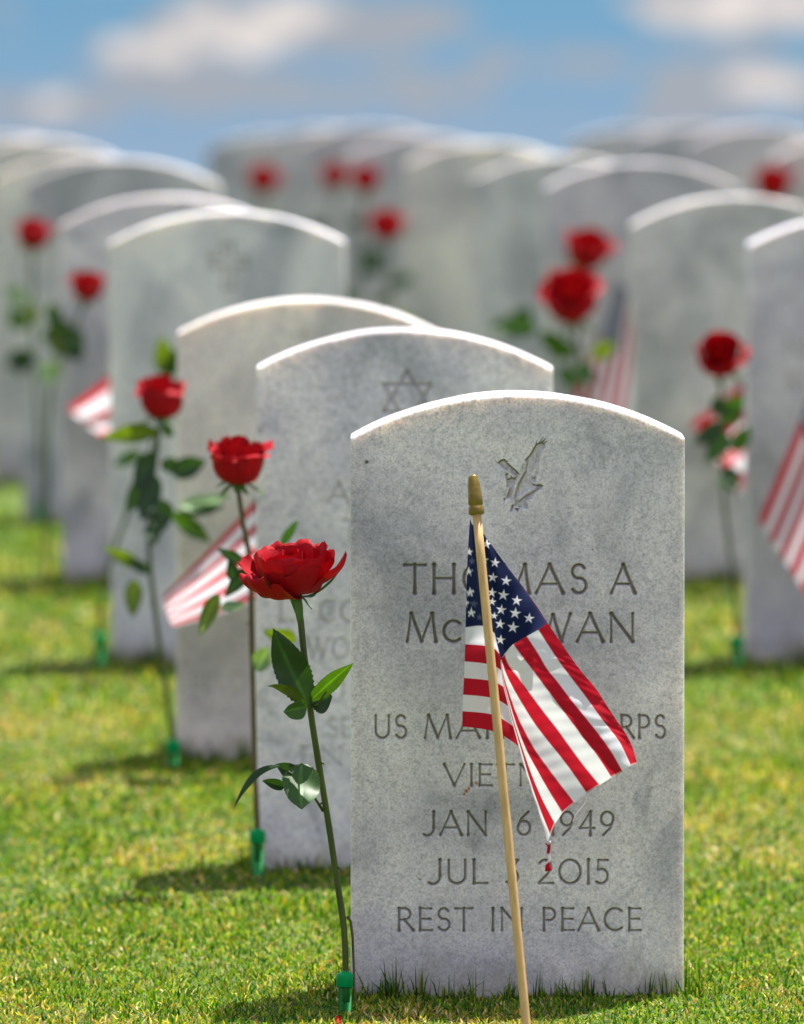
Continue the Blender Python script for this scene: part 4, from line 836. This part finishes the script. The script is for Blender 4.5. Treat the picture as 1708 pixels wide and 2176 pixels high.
# ------------------------------------------------------------------ lawn: real blades
def blades(n, d0_, d1_, xm, hmin, hmax, wmin, wmax, seed, near=None, tall=False, dens=None):
    rg = np.random.default_rng(seed); y = rg.uniform(d0_, d1_, n) if near is None else near[1]
    half = y * 0.0525 + xm; x = rg.uniform(-1, 1, n) * half if near is None else near[0]
    if dens is not None: keep = dens(x, y) > rg.random(len(x)); x = x[keep]; y = y[keep]
    n = len(x); z = ground_z(x, y) - .001
    h = hmin + (hmax - hmin) * rg.random(n) ** (1.6 if not tall else 2.4); w = rg.uniform(wmin, wmax, n)
    h *= 0.75 + 0.6 * vn2(x * 9, y * 5)
    an = rg.uniform(0, 2 * np.pi, n); lean = (rg.random(n) ** (0.65 if not tall else 1.6)) * (1.5 if not tall else .9)
    fa = rg.uniform(-1.1, 1.1, n)               # facing of the flat side, mostly towards the lens
    dx = np.cos(an) * np.sin(lean); dy = np.sin(an) * np.sin(lean); dz = np.cos(lean)
    sx, sy = np.cos(fa), np.sin(fa); b2 = rg.uniform(.1, .7, n)
    B0 = np.stack([x, y, z], -1); S = np.stack([sx, sy, 0 * sx], -1) * w[:, None] * .5; D_ = np.stack([dx, dy, dz], -1) * h[:, None]
    droop = np.stack([dx, dy, -0.6 * np.hypot(dx, dy)], -1) * (h * b2)[:, None]
    M1 = B0 + D_ * .55; T1 = B0 + D_ + droop * .5
    V = np.stack([B0 - S, B0 + S, M1 - S * .8, M1 + S * .8, T1], 1).reshape(-1, 3)
    k = np.arange(n)[:, None] * 5
    q = k + np.array([[0, 1, 3, 2]]); t = k + np.array([[2, 3, 4]])
    # colour: greens, yellow greens, dry straw in patches
    p = vn1(x * 4 + 30, y * 2.2 + 10) * .5 + vn3(x * 14 + 9, y * 8) * .3 + vn2(x * 1.3 + 3, y * .8) * .3
    r = rg.random(n); dry = np.clip((p - .44) * 1.9, .13, .55) * np.clip(1.35 - (y - 8.2) * .16, .45, 1)
    gcol = np.array([(0.024, 0.110, 0.010), (0.095, 0.225, 0.010), (0.20, 0.31, 0.012), (0.38, 0.43, 0.05)])
    c = gcol[rg.choice(4, n, p=[.28, .32, .26, .14])]
    straw = np.array([(0.62, 0.45, 0.14), (0.45, 0.24, 0.09), (0.72, 0.58, 0.32), (0.50, 0.42, .05)])[rg.integers(0, 4, n)]
    if tall: dry = dry * .12; c = c * .7  # shade at the stone feet put into the blade colour
    c = np.where((r < dry)[:, None], straw, c) * rg.uniform(.5, 1.5, n)[:, None]
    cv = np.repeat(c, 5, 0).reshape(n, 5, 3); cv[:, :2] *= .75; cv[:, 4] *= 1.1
    return V, q, t, cv.reshape(-1, 3)
parts = [blades(150000, 7.25, 8.6, .14, .004, .012, .0012, .0030, 1),
         blades(110000, 8.6, 10.6, .2, .005, .014, .0018, .0042, 2),
         blades(80000, 10.6, 14, .3, .007, .018, .0026, .006, 3),
         blades(60000, 14, 24, .9, .011, .030, .004, .009, 4)]
def wide(n, seed):        # thinner cover of the same turf to the sides of the rows
    rg = np.random.default_rng(seed); y = rg.uniform(6.6, 24, n); return blades(0, 0, 0, 0, .006, .016, .004, .009, seed + 1, near=(np.where(rg.random(n) < .5, -1, 1) * (y * .05 + rg.uniform(.05, 2.6, n)), y))
parts.append(wide(110000, 91))
def around(row, left, n, seed, hm=.034):
    d = ROWD[row]; x0 = (left - CX) * d / F; rg = np.random.default_rng(seed)
    cl = rg.uniform(-.01, SW + .02, n // 9); x = x0 + (cl[rg.integers(0, len(cl), n)] + rg.normal(0, .004, n)); y = d - np.abs(rg.normal(0, .010, n)) - .001
    m_ = n // 3; side = rg.random(m_) < .5; xs2 = np.where(side, x0 - np.abs(rg.normal(0, .01, m_)), x0 + SW + np.abs(rg.normal(0, .01, m_))); ys2 = d + rg.uniform(-.01, DEPTH, m_)
    return blades(0, 0, 0, 0, .004, hm, .0011, .0019, seed + 5, near=(np.concatenate([x, xs2]), np.concatenate([y, ys2])), tall=True)
parts += [around(0, 744.5, 600, 11, .038), around(1, 540, 500, 12, .034), around(2, 371, 900, 13), around(3, 236, 700, 14), around(3, 1586, 600, 15), around(4, 1348, 500, 16), around(4, 132, 400, 17)]
nV = 0; Vs, Qs, Ts, Cs = [], [], [], []
for V, q, t, c in parts: Vs.append(V); Qs.append(q + nV); Ts.append(t + nV); Cs.append(c); nV += len(V)
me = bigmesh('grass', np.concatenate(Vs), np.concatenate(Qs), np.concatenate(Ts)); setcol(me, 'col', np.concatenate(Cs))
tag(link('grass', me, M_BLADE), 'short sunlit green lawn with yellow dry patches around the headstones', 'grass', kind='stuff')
